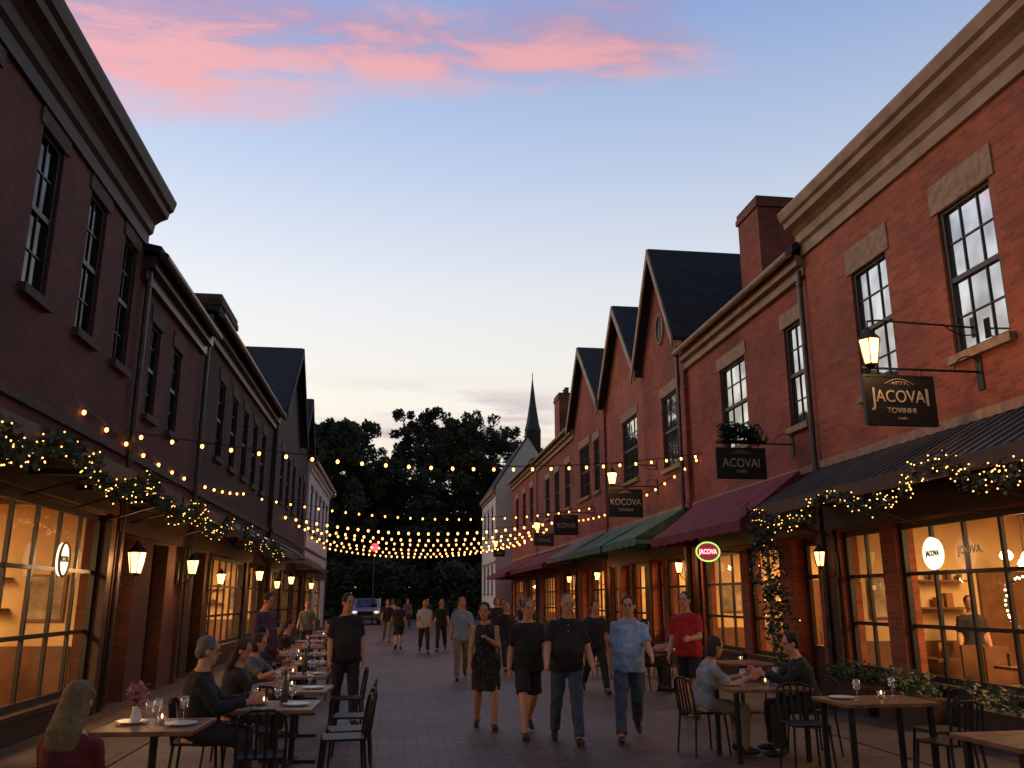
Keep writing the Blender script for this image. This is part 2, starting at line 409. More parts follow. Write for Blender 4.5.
def door(par,s,xf,y0,y1,z1,rec=.3,m=None):
    q=MB(); d0,d1=-rec-.02,-rec+.05
    st=.12
    dbox(q,s,xf,d0,d1,y0,y0+st,.02,z1);dbox(q,s,xf,d0,d1,y1-st,y1,.02,z1)
    dbox(q,s,xf,d0,d1-.003,y0+st,y1-st,.02,.85);dbox(q,s,xf,d0,d1-.003,y0+st,y1-st,z1-.14,z1)
    dbox(q,s,xf,d0,d1-.003,y0+st,y1-st,2.05,2.13)
    dbox(q,s,xf,d1-.003,d1+.012,y0+st+.08,y1-st-.08,.15,.72)
    o=wpart('door',q,[m or M_wood],par)
    g=MB(); xg=X(s,xf,-rec); g.poly([(xg,y0+st,.85),(xg,y1-st,.85),(xg,y1-st,z1-.14),(xg,y0+st,z1-.14)]); sub('door_glass',g,[M_shopgl],o)
    h=MB(); yy=y0+st/2; h.tube((X(s,xf,d1),yy,1.0),(X(s,xf,d1+.05),yy,1.0),.012,.012,6);h.tube((X(s,xf,d1+.05),yy,.9),(X(s,xf,d1+.05),yy,1.2),.012,.012,6); sub('handle',h,[M_gutter],o)

def chimney(roof,x0,x1,y0,y1,z0,z1,m=None,pots=2):
    q=MB(); q.box(x0,x1,y0,y1,z0,z1-.3,0); q.box(x0-.05,x1+.05,y0-.05,y1+.05,z1-.3,z1-.15,0); q.box(x0-.02,x1+.02,y0-.02,y1+.02,z1-.15,z1,1)
    for i in range(pots):
        yy=y0+(y1-y0)*(i+1)/(pots+1); q.lathe([(.13,0),(.11,.3),(.13,.32),(.13,.38)],((x0+x1)/2,yy,z1),10,1)
    sub('chimney',q,[m or M_brR3,M_stoneD],roof)

def building(label,s,xf,y0,y1,H,wm,wins,shop,roof='slope',gm=None,tm=None,corn=None,peak=3.0,yc=None,power=80,back=9,rows=4,cols=3,fascia=None,trim=None,lint=.28,roomd=True,name='brick_building',dep=.32,lintm=None,eav=.3):
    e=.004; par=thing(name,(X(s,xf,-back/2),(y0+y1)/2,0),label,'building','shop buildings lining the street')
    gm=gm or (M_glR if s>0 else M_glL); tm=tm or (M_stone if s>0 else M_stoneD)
    m=MB(); holes=[tuple(w_[:4]) for w_ in wins]+[(b[0],b[1],b[2],b[3]) for b in shop]
    facade(m,s,xf,y0+e,y1-e,0,H,holes,dep)
    xb=X(s,xf,-back)
    for y in (y0+e,y1-e): m.poly([(xf,y,0),(xb,y,0),(xb,y,H),(xf,y,H)])
    m.poly([(xb,y0+e,0),(xb,y1-e,0),(xb,y1-e,H),(xb,y0+e,H)])
    yc=yc or (y0+y1)/2
    if roof=='gable': m.poly([(xf,y0+e,H),(xf,y1-e,H),(xf,yc,H+peak)]); m.poly([(xb,y0+e,H),(xb,y1-e,H),(xb,yc,H+peak)])
    if roof=='slope':
        xm=X(s,xf,-back/2)
        for y in (y0+e,y1-e): m.poly([(xf,y,H),(xb,y,H),(xm,y,H+peak)])
    wpart('wall',m,[wm],par)
    q=MB(); dbox(q,s,xf,-.01,.05,y0+.01,y1-.01,3.95,4.08); wpart('band_course',q,[tm],par)
    r=MB(); th=.14
    if roof=='flat':
        xm0,xm1=sorted((X(s,xf,-.1),X(s,xf,-back+.1))); r.box(xm0,xm1,y0+.1,y1-.1,H-.25,H-.1)
    elif roof=='gable':
        ov=.28
        for ya,yb in ((y0+.0,yc),(y1-.0,yc)):
            sg=-1 if ya<yc else 1; sl=peak/abs(yc-ya); ye=ya+sg*.12; ze=H-sl*.12
            xa,xc=sorted((X(s,xf,ov),xb)); r.prism_x([(ye,ze+.02),(yc,H+peak+.02),(yc,H+peak+.02+th),(ye,ze+.02+th)],xa,xc)
    else:
        xe=X(s,xf,eav); xm=X(s,xf,-back/2); sl=peak/(back/2); ze=H-sl*eav
        r.prism_y([(xe,ze+.02),(xm,H+peak+.02),(xm,H+peak+.02+th),(xe,ze+.02+th)],y0-.04,y1+.04)
        xe2=X(s,xf,-back-.3); r.prism_y([(xm,H+peak+.015),(xe2,ze+.015),(xe2,ze+.015+th),(xm,H+peak+.015+th)],y0-.04,y1+.04)
    ro=wpart('roof',r,[M_slate],par)
    if roof=='gable':
        b=MB()
        for ya in (y0,y1):
            sg=-1 if ya<yc else 1; sl=peak/abs(yc-ya); ye=ya+sg*.14; ze=H-sl*.14
            xa,xc=sorted((X(s,xf,.29),X(s,xf,.34))); b.prism_x([(ye,ze-.16),(yc,H+peak-.16),(yc,H+peak+.14),(ye,ze+.14)],xa,xc)
        wpart('bargeboard',b,[corn or M_tan],par)
    elif roof=='slope':
        g=MB(); xe=X(s,xf,eav+.05); ze=H-peak/(back/2)*eav
        g.tube((xe,y0+.02,ze),(xe,y1-.02,ze),.075,.075,10); dbox(g,s,xf,0,.22,y0+.01,y1-.01,ze-.22,ze-.02); dbox(g,s,xf,0,.1,y0+.01,y1-.01,ze-.42,ze-.22)
        wpart('gutter',g,[corn or M_tan],par)
    if roof=='flat':
        c=MB(); pr=[(-.02,H-.75),(.06,H-.75),(.06,H-.55),(.12,H-.5),(.14,H-.35),(.22,H-.28),(.34,H-.22),(.36,H-.12),(.42,H-.08),(.46,H+.06),(.46,H+.1),(-.3,H+.16),(-.3,H),(-.02,H-.1)]
        c.prism_y([(X(s,xf,a),b) for a,b in pr],y0-.02,y1+.02); wpart('cornice',c,[corn or M_tan],par)
    for w_ in wins:
        cc=w_[4] if len(w_)>4 else cols
        window(par,s,xf,w_[0],w_[1],w_[2],w_[3],cc,rows,gm,tm=tm,lint=lint,lintm=lintm)
    if shop:
        room(par,s,xf,y0+.25,y1-.25,power*2.6,detail=roomd)
        for b in shop:
            if b[4]=='w':
                window(par,s,xf,b[0],b[1],b[2],b[3],b[5],b[6],M_shopgl,rec=.14,name='shop_window',sash=False,fw=.09,mw=.055,fm=trim or M_frame)
                q=MB(); dbox(q,s,xf,-.02,.05,b[0]-.05,b[1]+.05,.02,b[2]-.06); dbox(q,s,xf,-.14,.09,b[0]-.08,b[1]+.08,b[2]-.06,b[2]+.006)
                nn=max(1,int((b[1]-b[0])/.8))
                for i in range(nn):
                    ya=b[0]+(b[1]-b[0])*i/nn+.05; yb=b[0]+(b[1]-b[0])*(i+1)/nn-.05
                    if b[2]>.35: dbox(q,s,xf,.045,.065,ya,yb,.1,b[2]-.12)
                wpart('stall_riser',q,[trim or M_wood],par)
            else: door(par,s,xf,b[0],b[1],b[3])
        q=MB(); zt=max(b[3] for b in shop)
        dbox(q,s,xf,-.02,.10,y0+.05,y1-.05,zt+.03,zt+.5); dbox(q,s,xf,-.02,.2,y0+.03,y1-.03,zt+.5,zt+.62)
        for yy in (y0+.04,y1-.26): dbox(q,s,xf,-.02,.075,yy,yy+.22,.02,zt+.03)
        wpart('shop_fascia',q,[fascia or M_wood],par)
    return par,ro

def wr(lst,z0,z1): return [(a,b,z0,z1) for a,b in lst]
# ---- right row
R1,_=building('red brick shop building with tan cornice and metal awning',1,7.5,4.6,14.3,8.75,M_brR,
   wr([(6.6,7.9),(9.25,10.35),(11.7,12.75)],4.9,7.05),
   [(5.2,8.9,.55,2.8,'w',5,3),(9.35,12.3,.55,2.8,'w',4,3),(12.7,13.95,.55,2.8,'w',2,3)],roof='flat',power=165,lint=.42,roomd=True)
R2,r2=building('red brick shop building with maroon awning and tall chimney',1,7.55,14.3,21.3,8.25,M_brR2,
   [(14.75,15.5,4.9,6.95,2),(17.5,19.0,5.0,7.0,3)],
   [(14.9,15.9,.02,2.8,'d'),(16.5,18.1,.55,2.75,'w',2,3),(18.5,20.9,.55,2.75,'w',3,3)],power=120,peak=3.0)
chimney(r2,9.1,10.1,19.6,20.9,9.0,12.0,M_brR2,pots=0)
R3,r3=building('gabled red brick shop with round attic window',1,7.45,21.3,25.2,8.6,M_brR2,
   [(21.7,23.3,5.2,7.3,3)],[(21.6,23.6,.5,2.75,'w',3,3),(23.9,24.9,.02,2.75,'d')],roof='gable',peak=3.1,yc=23.1,power=110)
q=MB()
n=28; xo=X(1,7.45,.02)
for i in range(n):
    a=2*math.pi*i/n;b=2*math.pi*(i+1)/n
    q.tube((xo,23.1+.34*math.cos(a),9.35+.44*math.sin(a)),(xo,23.1+.34*math.cos(b),9.35+.44*math.sin(b)),.05,.05,6,0)
q.poly([(xo,23.1+.33*math.cos(2*math.pi*i/n),9.35+.43*math.sin(2*math.pi*i/n)) for i in range(n)],1)
q.box(xo-.02,xo,23.085,23.115,8.93,9.77,0)
wpart('round_window',q,[M_stone,M_glL],R3)
R4,r4=building('narrow gabled red brick shop with green awning',1,7.5,25.2,30.2,8.6,M_brR,
   [(26.1,27.9,5.4,7.5,3)],[(25.6,27.4,.5,2.75,'w',3,3),(27.6,28.6,.02,2.75,'d'),(28.9,29.9,.5,2.75,'w',2,3)],roof='gable',peak=2.9,yc=27.7,power=110)
R5,r5=building('gabled red brick shop with dark slate roof',1,7.42,30.2,35.7,8.8,M_brR2,
   [(31.0,31.9,5.6,7.6,2),(32.7,34.5,5.6,7.7,3)],[(30.6,33,.5,2.75,'w',4,3),(33.4,34.4,.02,2.75,'d')],roof='gable',peak=2.8,yc=33.2,power=110)
R6,r6=building('long red brick terrace with sloping slate roof',1,7.5,35.7,46,9.0,M_brR3,
   wr([(37,38.2),(39.6,40.8),(42.2,43.4)],5.6,7.6),[(36.2,39,.5,2.75,'w',4,3),(39.5,40.5,.02,2.75,'d'),(41,44.5,.5,2.75,'w',5,3)],peak=2.2,power=180,roomd=False)
chimney(r6,8.3,9.2,38.6,40.0,9.0,12.0);chimney(r6,8.2,9.2,43.0,44.4,9.0,12.2)
R7,r7=building('red brick terrace with small shop at street level',1,7.45,46,56,9.1,M_brR2,
   wr([(47.2,48.4),(50,51.2),(53,54.2)],5.8,7.8),[(46.5,49.5,.5,2.75,'w',4,3),(51.5,55,.5,2.75,'w',5,3)],peak=2.0,power=180,roomd=False)
building('white clapboard house with steep dark roof',1,6.45,57,66,9.0,M_pale,
   wr([(58.5,59.5),(61,62),(63.5,64.5)],5.8,7.6)+wr([(58.5,59.5),(61,62),(63.5,64.5)],2,3.8),[],peak=3.4,back=4.4,eav=.12,name='white_house')
# ---- left row
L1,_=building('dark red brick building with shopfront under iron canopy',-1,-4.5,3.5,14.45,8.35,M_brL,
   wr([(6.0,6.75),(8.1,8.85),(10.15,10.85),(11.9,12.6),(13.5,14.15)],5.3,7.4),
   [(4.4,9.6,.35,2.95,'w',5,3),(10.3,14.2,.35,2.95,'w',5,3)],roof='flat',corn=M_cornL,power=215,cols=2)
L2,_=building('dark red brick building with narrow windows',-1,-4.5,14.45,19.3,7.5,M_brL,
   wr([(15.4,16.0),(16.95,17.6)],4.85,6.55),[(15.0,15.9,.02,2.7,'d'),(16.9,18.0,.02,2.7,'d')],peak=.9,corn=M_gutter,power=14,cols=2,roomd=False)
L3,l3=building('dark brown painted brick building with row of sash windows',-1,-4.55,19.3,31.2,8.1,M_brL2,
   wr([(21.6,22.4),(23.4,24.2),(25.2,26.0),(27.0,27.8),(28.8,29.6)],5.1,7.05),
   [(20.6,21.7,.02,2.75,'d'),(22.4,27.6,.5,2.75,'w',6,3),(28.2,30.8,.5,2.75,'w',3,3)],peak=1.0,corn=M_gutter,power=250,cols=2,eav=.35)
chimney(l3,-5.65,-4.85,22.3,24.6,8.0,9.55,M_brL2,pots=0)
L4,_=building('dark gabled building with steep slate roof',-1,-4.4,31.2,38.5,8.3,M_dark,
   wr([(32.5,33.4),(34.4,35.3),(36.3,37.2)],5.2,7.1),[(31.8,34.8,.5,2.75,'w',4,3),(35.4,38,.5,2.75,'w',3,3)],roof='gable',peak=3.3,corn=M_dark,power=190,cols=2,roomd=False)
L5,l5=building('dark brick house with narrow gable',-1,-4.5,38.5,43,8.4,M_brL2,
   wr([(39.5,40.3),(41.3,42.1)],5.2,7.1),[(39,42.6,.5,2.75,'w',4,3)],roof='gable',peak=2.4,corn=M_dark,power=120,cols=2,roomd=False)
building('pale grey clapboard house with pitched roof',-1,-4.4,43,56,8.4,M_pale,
   wr([(44.2,45.2),(46.6,47.6),(49,50),(51.4,52.4),(53.8,54.8)],5.0,7.0),[(44,48,.5,2.75,'w',5,3),(49,53,.5,2.75,'w',5,3)],peak=2.2,corn=M_pale,power=190,cols=2,roomd=False,name='pale_house')

def downpipe(par,x,y,z0,z1):
    q=MB(); q.tube((x,y,z0),(x,y,z1),.05,.05,10)
    for z in (z0+.4,(z0+z1)/2,z1-.3): q.tube((x,y,z),(x,y,z+.06),.065,.065,10)
    wpart('downpipe',q,[M_gutter],par,smooth=False)
downpipe(R2,7.42,14.42,.1,7.75); downpipe(L2,-4.4,14.6,.1,7.2); downpipe(L3,-4.42,19.45,.1,7.8); downpipe(R3,7.3,21.35,.1,8.3)
q=MB()
def slab(q,s,xf,d0,z0,d1,z1,y0,y1,t,mi=0):
    q.prism_y([(X(s,xf,d0),z0),(X(s,xf,d1),z1),(X(s,xf,d1),z1-t),(X(s,xf,d0),z0-t)],y0,y1,mi)
slab(q,1,7.5,.03,3.93,1.3,3.22,6.0,14.35,.04)
yy=6.05
while yy<14.3:
    slab(q,1,7.5,.04,3.965,1.3,3.255,yy,yy+.035,.04); yy+=.24
dbox(q,1,7.5,1.29,1.34,6.0,14.36,3.05,3.24,1)
for yy in (6.4,9.0,11.6,14.2):
    q.tube((X(1,7.5,.05),yy,2.75),(X(1,7.5,1.28),yy,3.12),.02,.02,6,1)
wpart('awning',q,[M_awnmetal,M_wood],R1)
def awning(par,s,xf,y0,y1,z1,z0,d,m):
    q=MB()
    n=max(6,int((y1-y0)/.15))
    sag=lambda t:0.03*math.sin(math.pi*((t-y0)*1.0%1.0))
    for i in range(n):
        a=y0+(y1-y0)*i/n;b=y0+(y1-y0)*(i+1)/n
        xa,xm,xc=X(s,xf,.04),X(s,xf,d*.5),X(s,xf,d)
        q.poly([(xa,a,z1),(xa,b,z1),(xm,b,(z0+z1)/2-sag(b)),(xm,a,(z0+z1)/2-sag(a))]); q.poly([(xm,a,(z0+z1)/2-sag(a)),(xm,b,(z0+z1)/2-sag(b)),(xc,b,z0),(xc,a,z0)])
        q.poly([(xc,a,z0),(xc,b,z0),(xc,b,z0-.16-.05*abs(math.sin(b*5))),(xc,a,z0-.16-.05*abs(math.sin(a*5)))])
    for y in (y0,y1):
        q.poly([(X(s,xf,.04),y,z1),(X(s,xf,d),y,z0),(X(s,xf,d),y,z0-.16),(X(s,xf,.04),y,z0-.16)])
        q.tube((X(s,xf,.02),y,z0-.1),(X(s,xf,d-.01),y,z0-.02),.015,.015,6,1)
    wpart('awning',q,[m,M_metal],par)
awning(R2,1,7.55,15.2,20.9,4.05,3.1,1.3,M_maroon)
awning(R3,1,7.45,21.4,25.0,4.0,3.2,1.45,M_green); awning(R4,1,7.5,25.3,30.0,4.0,3.2,1.5,M_green)
awning(R5,1,7.42,30.4,35.5,4.0,3.25,1.3,M_greyc); awning(R6,1,7.5,35.9,45.8,3.9,3.1,1.5,M_maroon); awning(R7,1,7.45,46.2,55.8,3.8,3.0,1.7,M_maroon)
def canopy(par,y0,y1,zw,ze,d,mi):
    q=MB(); slab(q,-1,-4.5,.0,zw,d,ze,y0,y1,.06); dbox(q,-1,-4.5,d-.01,d+.04,y0,y1,ze-.14,ze+.04,1)
    yy=y0+.5
    while yy<y1:
        dbox(q,-1,-4.5,.02,d-.02,yy,yy+.06,ze-.13,ze-.06,1); q.tube((X(-1,-4.5,.05),yy+.03,2.9),(X(-1,-4.5,d-.05),yy+.03,ze-.1),.018,.018,6,1); yy+=1.6
    wpart('canopy',q,[M_cornL,M_wood],par)
canopy(L1,4.0,14.4,3.62,3.28,1.0,0);canopy(L2,14.5,19.2,3.6,3.25,1.0,0)
awning(L3,-1,-4.55,19.4,24.9,3.75,3.15,1.1,M_cornL);awning(L3,-1,-4.55,25.1,31.0,3.75,3.15,1.1,M_cornL)
awning(L4,-1,-4.4,31.5,38.2,3.7,3.05,1.2,M_greyc);awning(L5,-1,-4.5,38.7,42.8,3.7,3.0,1.2,M_cornL)
# ---- church
ch=thing('church',(15.0,95.7,0),'brick church tower with slim green copper spire','church')
q=MB(); q.box(14.3,15.9,94.9,96.5,0,20.4); wpart('tower',q,[M_dark],ch)
q=MB(); q.lathe([(.98,20.4),(.75,21.2),(.38,23.6),(.04,26.6)],(15.1,95.7,0),8); q.tube((15.1,95.7,26.5),(15.1,95.7,27.3),.05,.05,5); wpart('spire',q,[mat('green_copper',(.035,.06,.05),.8)],ch)

# ------------------------------------------------------------------ foliage
def leaves(mb,pts,n,size,rr,mi=0):
    for c,r in pts:
        for _ in range(n):
            while True:
                p=Vector((rr.uniform(-1,1),rr.uniform(-1,1),rr.uniform(-1,1)))
                if p.length<1: break
            p=Vector((c[0]+p.x*r[0],c[1]+p.y*r[1],c[2]+p.z*r[2]))
            a=Vector((rr.gauss(0,1),rr.gauss(0,1),rr.gauss(0,1))).normalized(); b=a.orthogonal().normalized(); k=size*rr.uniform(.6,1.3)
            mb.poly([p-a*k*.5,p+b*k*.28,p+a*k*.5,p-b*k*.28],mi)
def tree(loc,H,R,seed,label='tall leafy tree with dark dense crown'):
    rr=random.Random(seed); t=thing('tree',loc,label,'tree','trees at the end of the street')
    q=MB(); th=H*.38; q.tube((0,0,-.1),(0,0,th),.42,.28,10); q.tube((0,0,th),(rr.uniform(-.5,.5),0,H*.75),.28,.08,8)
    for i in range(9):
        a=rr.uniform(0,6.28); z=th*rr.uniform(.7,1.3); l=R*rr.uniform(.5,.8)
        q.tube((0,0,z),(math.cos(a)*l,math.sin(a)*l,z+l*rr.uniform(.6,1.1)),.13,.03,6)
    obj('trunk',q.mesh('trunk',[M_bark],True),t)
    q=MB(); cl=[]
    for i in range(120):
        u=rr.uniform(0,6.28); zz=rr.uniform(-1,1); k=rr.uniform(.25,1)**.5
        prof=math.sqrt(max(0,1-zz*zz))*(.8+.35*math.sin(u*3+seed))
        cr_=rr.uniform(.5,1.3)
        cl.append(((math.cos(u)*R*prof*k,math.sin(u)*R*prof*k,H*.58+zz*H*.38),(cr_,cr_,cr_*.8)))
    for i in range(16):
        u=rr.uniform(0,6.28); k=R*rr.uniform(.2,.75); cr_=rr.uniform(.4,.8)
        cl.append(((math.cos(u)*k,math.sin(u)*k,H*(1.02-.22*(k/R)**2)+rr.uniform(-.5,.9)),(cr_,cr_,cr_)))
    leaves(q,cl,74,.50,rr); obj('crown',q.mesh('crown',[M_tree]),t)
    return t
ts=[tree((-5,82,0),17.5,5.2,1),tree((2,90,0),20.5,5.6,2),tree((8.5,95,0),21,5.4,3),tree((-9,92,0),19.5,5.8,4)]
for i,(x,y,r,k,zs) in enumerate([(-1.5,97,1,1,.85),(5.4,86,2,0,1.04),(12.5,104,.5,1,1.05),(-14,84,2,2,1.0),(-2,84,2.5,3,.7),(16,112,1,2,1),(4.5,103,1,3,1.12),(-7,108,3,2,1.05),(9.5,84,4,0,.8),(2.5,82,1,2,.62),(-8,80,2,1,.8)]):
    c=copy_thing(ts[k],(x,y,0),r); c.scale=(1,1,zs)
rr=random.Random(5); q=MB(); cl=[((rr.uniform(-45,48),rr.uniform(112,124),rr.uniform(0,13)),(3,2,2.4)) for _ in range(400)]
leaves(q,cl,50,1.3,rr); obj('woodland',q.mesh('woodland',[M_tree]),label='dark wood of dense trees beyond the street',cat='woodland',kind='stuff')
rr=random.Random(6); q=MB(); cl=[((rr.uniform(-14,16),rr.uniform(75,77),rr.uniform(0,4.4)),(1,.9,.9)) for _ in range(260)]
leaves(q,cl,50,.55,rr); obj('hedge',q.mesh('hedge',[M_tree]),label='dark tall hedge across the street end',cat='hedge')

def garland(name,label,path,R,dens,size,nl,seed,m):
    rr=random.Random(seed); pts=[]
    for a,b in zip(path[:-1],path[1:]):
        a=Vector(a);b=Vector(b);k=max(2,int((b-a).length/.12))
        for i in range(k):
            p=a.lerp(b,i/k)+Vector((rr.gauss(0,.025),rr.gauss(0,.03),rr.gauss(0,.04))); r=R*rr.uniform(.5,1.3); pts.append((p,(r,r,r*1.1)))
    q=MB(); leaves(q,pts,dens,size,rr); o=obj(name,q.mesh(name,[m]),label=label,cat='garland',group='lit leaf garlands')
    f=MB()
    for _ in range(nl):
        c,r=rr.choice(pts); d=Vector((rr.gauss(0,1),rr.gauss(0,1),rr.gauss(0,1))).normalized()*r[0]*1.05
        f.ell(Vector(c)+d,.0095,nu=5,nv=3)
    l=obj('fairy_lights',f.mesh('fairy_lights',[M_fairy]),o); l['kind']='stuff'
def scal(p0,p1,n,drop):
    out=[]
    for i in range(n*6+1):
        t=i/(n*6); p=Vector(p0).lerp(Vector(p1),t); p.z-=drop*abs(math.sin(math.pi*n*t)); out.append(tuple(p))
    return out
garland('leaf_garland','green leaf garland with fairy lights draped along canopy edge',scal((-3.42,6.5,3.36),(-3.42,18.2,3.2),4,.34),.13,26,.085,300,1,M_leaf)
garland('leaf_garland','green leaf garland with fairy lights draped along metal awning',scal((6.15,6.6,3.25),(6.15,14.3,3.12),3,.30),.12,28,.085,240,2,M_leaf)
garland('climbing_ivy','dark ivy with a few fairy lights hanging beside doorway',[(6.2,14.3,3.1),(6.35,14.35,2.4),(6.5,14.4,1.6),(6.55,14.4,.9),(6.6,14.4,.2)],.28,60,.11,18,3,M_ivy)
garland('leaf_garland','short leaf swag with fairy lights on canopy edge',scal((-3.4,20,3.2),(-3.4,27,3.1),3,.3),.13,16,.1,70,4,M_leaf)

def planter(loc,l,seed,label):
    p=thing('planter_box',loc,label,'planter','planters along the shopfront')
    q=MB(); q.box(-.2,.2,-l/2,l/2,0,.36); q.box(-.22,.22,-l/2-.02,l/2+.02,.36,.4); obj('trough',q.mesh('trough',[M_wood]),p)
    rr=random.Random(seed); q=MB(); leaves(q,[((rr.uniform(-.12,.12),rr.uniform(-l/2,l/2),rr.uniform(.4,.62)),(.16,.16,.16)) for _ in range(int(l*16))],28,.08,rr)
    obj('shrub',q.mesh('shrub',[M_ivy]),p)
for i,y in enumerate((8.0,9.8,11.6,13.2)): planter((7.15,y,.012),1.3,i,'dark timber planter with low green shrubs')
planter((-4.15,9.2,.012),1.3,8,'dark timber planter with low green shrubs')

# ------------------------------------------------------------------ string lights
def bulbmesh(k):
    bm=MB(); bm.ell((0,0,-.07*k),(.030*k,.030*k,.038*k),nu=8,nv=6,mi=0); bm.tube((0,0,-.045*k),(0,0,.0),.016,.012,6,1)
    return bm.mesh('bulb',[M_bulb,M_metal],True)
bulb_me=bulbmesh(1); bulb_big=bulbmesh(1.5)
def string(p0,p1,sag,n,label='string of warm round bulbs hung across the street',me=None):
    p0=Vector(p0);p1=Vector(p1)
    P=lambda t: p0.lerp(p1,t)-Vector((0,0,4*sag*t*(1-t)))
    s=thing('string_light',p0,label,'string lights','string lights across the street')
    q=MB(); K=24; q.path([P(i/K)-p0 for i in range(K+1)],.012,4); obj('cable',q.mesh('cable',[M_metal]),s)
    for i in range(n):
        t=(i+.5)/n; b=obj('bulb',me or bulb_me,s); b.location=P(t)-p0
string((-4.45,14.4,4.35),(7.45,20.2,5.2),.45,27)
string((-4.45,12.0,4.35),(-4.45,26,4.75),.35,14,'string of warm round bulbs along the facade')
string((-4.45,27.5,4.8),(7.4,32,5.1),.55,28)
string((-4.5,34.0,4.85),(7.35,35.5,5.05),.66,30,me=bulb_big)
string((-4.35,37.5,4.8),(7.4,37.0,4.9),.66,30,me=bulb_big)
string((-4.35,40,4.85),(7.4,42.5,5.0),.70,32,me=bulb_big)
string((-4.4,44,4.75),(7.4,44,4.85),.66,32,me=bulb_big)
string((-4.4,47,4.75),(7.4,49,4.9),.68,34,me=bulb_big)
string((-4.4,52,4.7),(7.4,51,4.9),.66,36,me=bulb_big)
string((7.45,20.2,5.2),(7.35,36,4.95),.4,18,'string of warm round bulbs along the facade')

# ------------------------------------------------------------------ lanterns
def lantern_parts(par,o=(0,0,0),sc_=1.0):
    o=Vector(o)
    f=MB(); g=MB()
    r=sc_
    f.lathe([(.02*r,0),(.08*r,.02*r),(.085*r,.04*r)],o,6); f.lathe([(.15*r,.33*r),(.13*r,.36*r),(.05*r,.44*r),(.02*r,.50*r)],o,6)
    for i in range(6):
        a=math.pi*2*i/6; f.tube(o+Vector((.082*r*math.cos(a),.082*r*math.sin(a),.03*r)),o+Vector((.137*r*math.cos(a),.137*r*math.sin(a),.34*r)),.010,.010,4)
    g.lathe([(.075*r,.04*r),(.128*r,.33*r)],o,6)
    obj('lantern_frame',f.mesh('lantern_frame',[M_metal]),par); obj('lantern_glass',g.mesh('lantern_glass',[M_lamp]),par)
def wall_lantern(x,y,z,s,power=9,k=.9):
    t=thing('wall_lantern',(x,y,z),'black iron wall lantern glowing warm yellow','lantern','wall lanterns on the shopfronts')
    lantern_parts(t,(-s*.28,0,-.1),k)
    q=MB(); q.box(-.02,.02,-.05,.05,-.25,.15); pts=[(0,0,-.2),(-s*.1,0,-.26),(-s*.2,0,-.22),(-s*.28,0,-.1)]; q.path(pts,.012,6); obj('bracket',q.mesh('bracket',[M_metal]),t)
    if power: point('wall_lantern_light',(x-s*.46,y-.14,z+.05),power)
for x,y,z,s,p,k in [(-4.45,14.75,2.15,-1,40,1.1),(-4.45,18.7,2.25,-1,24,.9),(-4.5,22.0,2.1,-1,24,.8),(-4.5,28.0,2.3,-1,28,.9),(-4.4,31.5,2.1,-1,0,.8),(-4.35,35.1,2.3,-1,26,.9),(-4.35,43.5,2.2,-1,0,.9),
                  (7.45,14.05,2.3,1,0,.8),(7.4,21.4,2.4,1,24,.8),(7.35,30.3,2.4,1,24,.8),(7.45,35.9,2.4,1,0,.8)]:
    wall_lantern(x,y,z,s,p,k)
def text_mesh(txt,size,m,ext=.004,sx=1.0,bold=0):
    c=bpy.data.curves.new('t','FONT'); c.body=txt; c.size=size; c.extrude=ext; c.align_x='CENTER'; c.align_y='CENTER'; c.resolution_u=3; c.offset=bold
    o=bpy.data.objects.new('t',c); COL.objects.link(o); dg=bpy.context.evaluated_depsgraph_get()
    me=bpy.data.meshes.new_from_object(o.evaluated_get(dg)); bpy.data.objects.remove(o)
    for v in me.vertices: v.co.x*=sx
    me.materials.clear(); me.materials.append(m); me.name='lettering'; return me
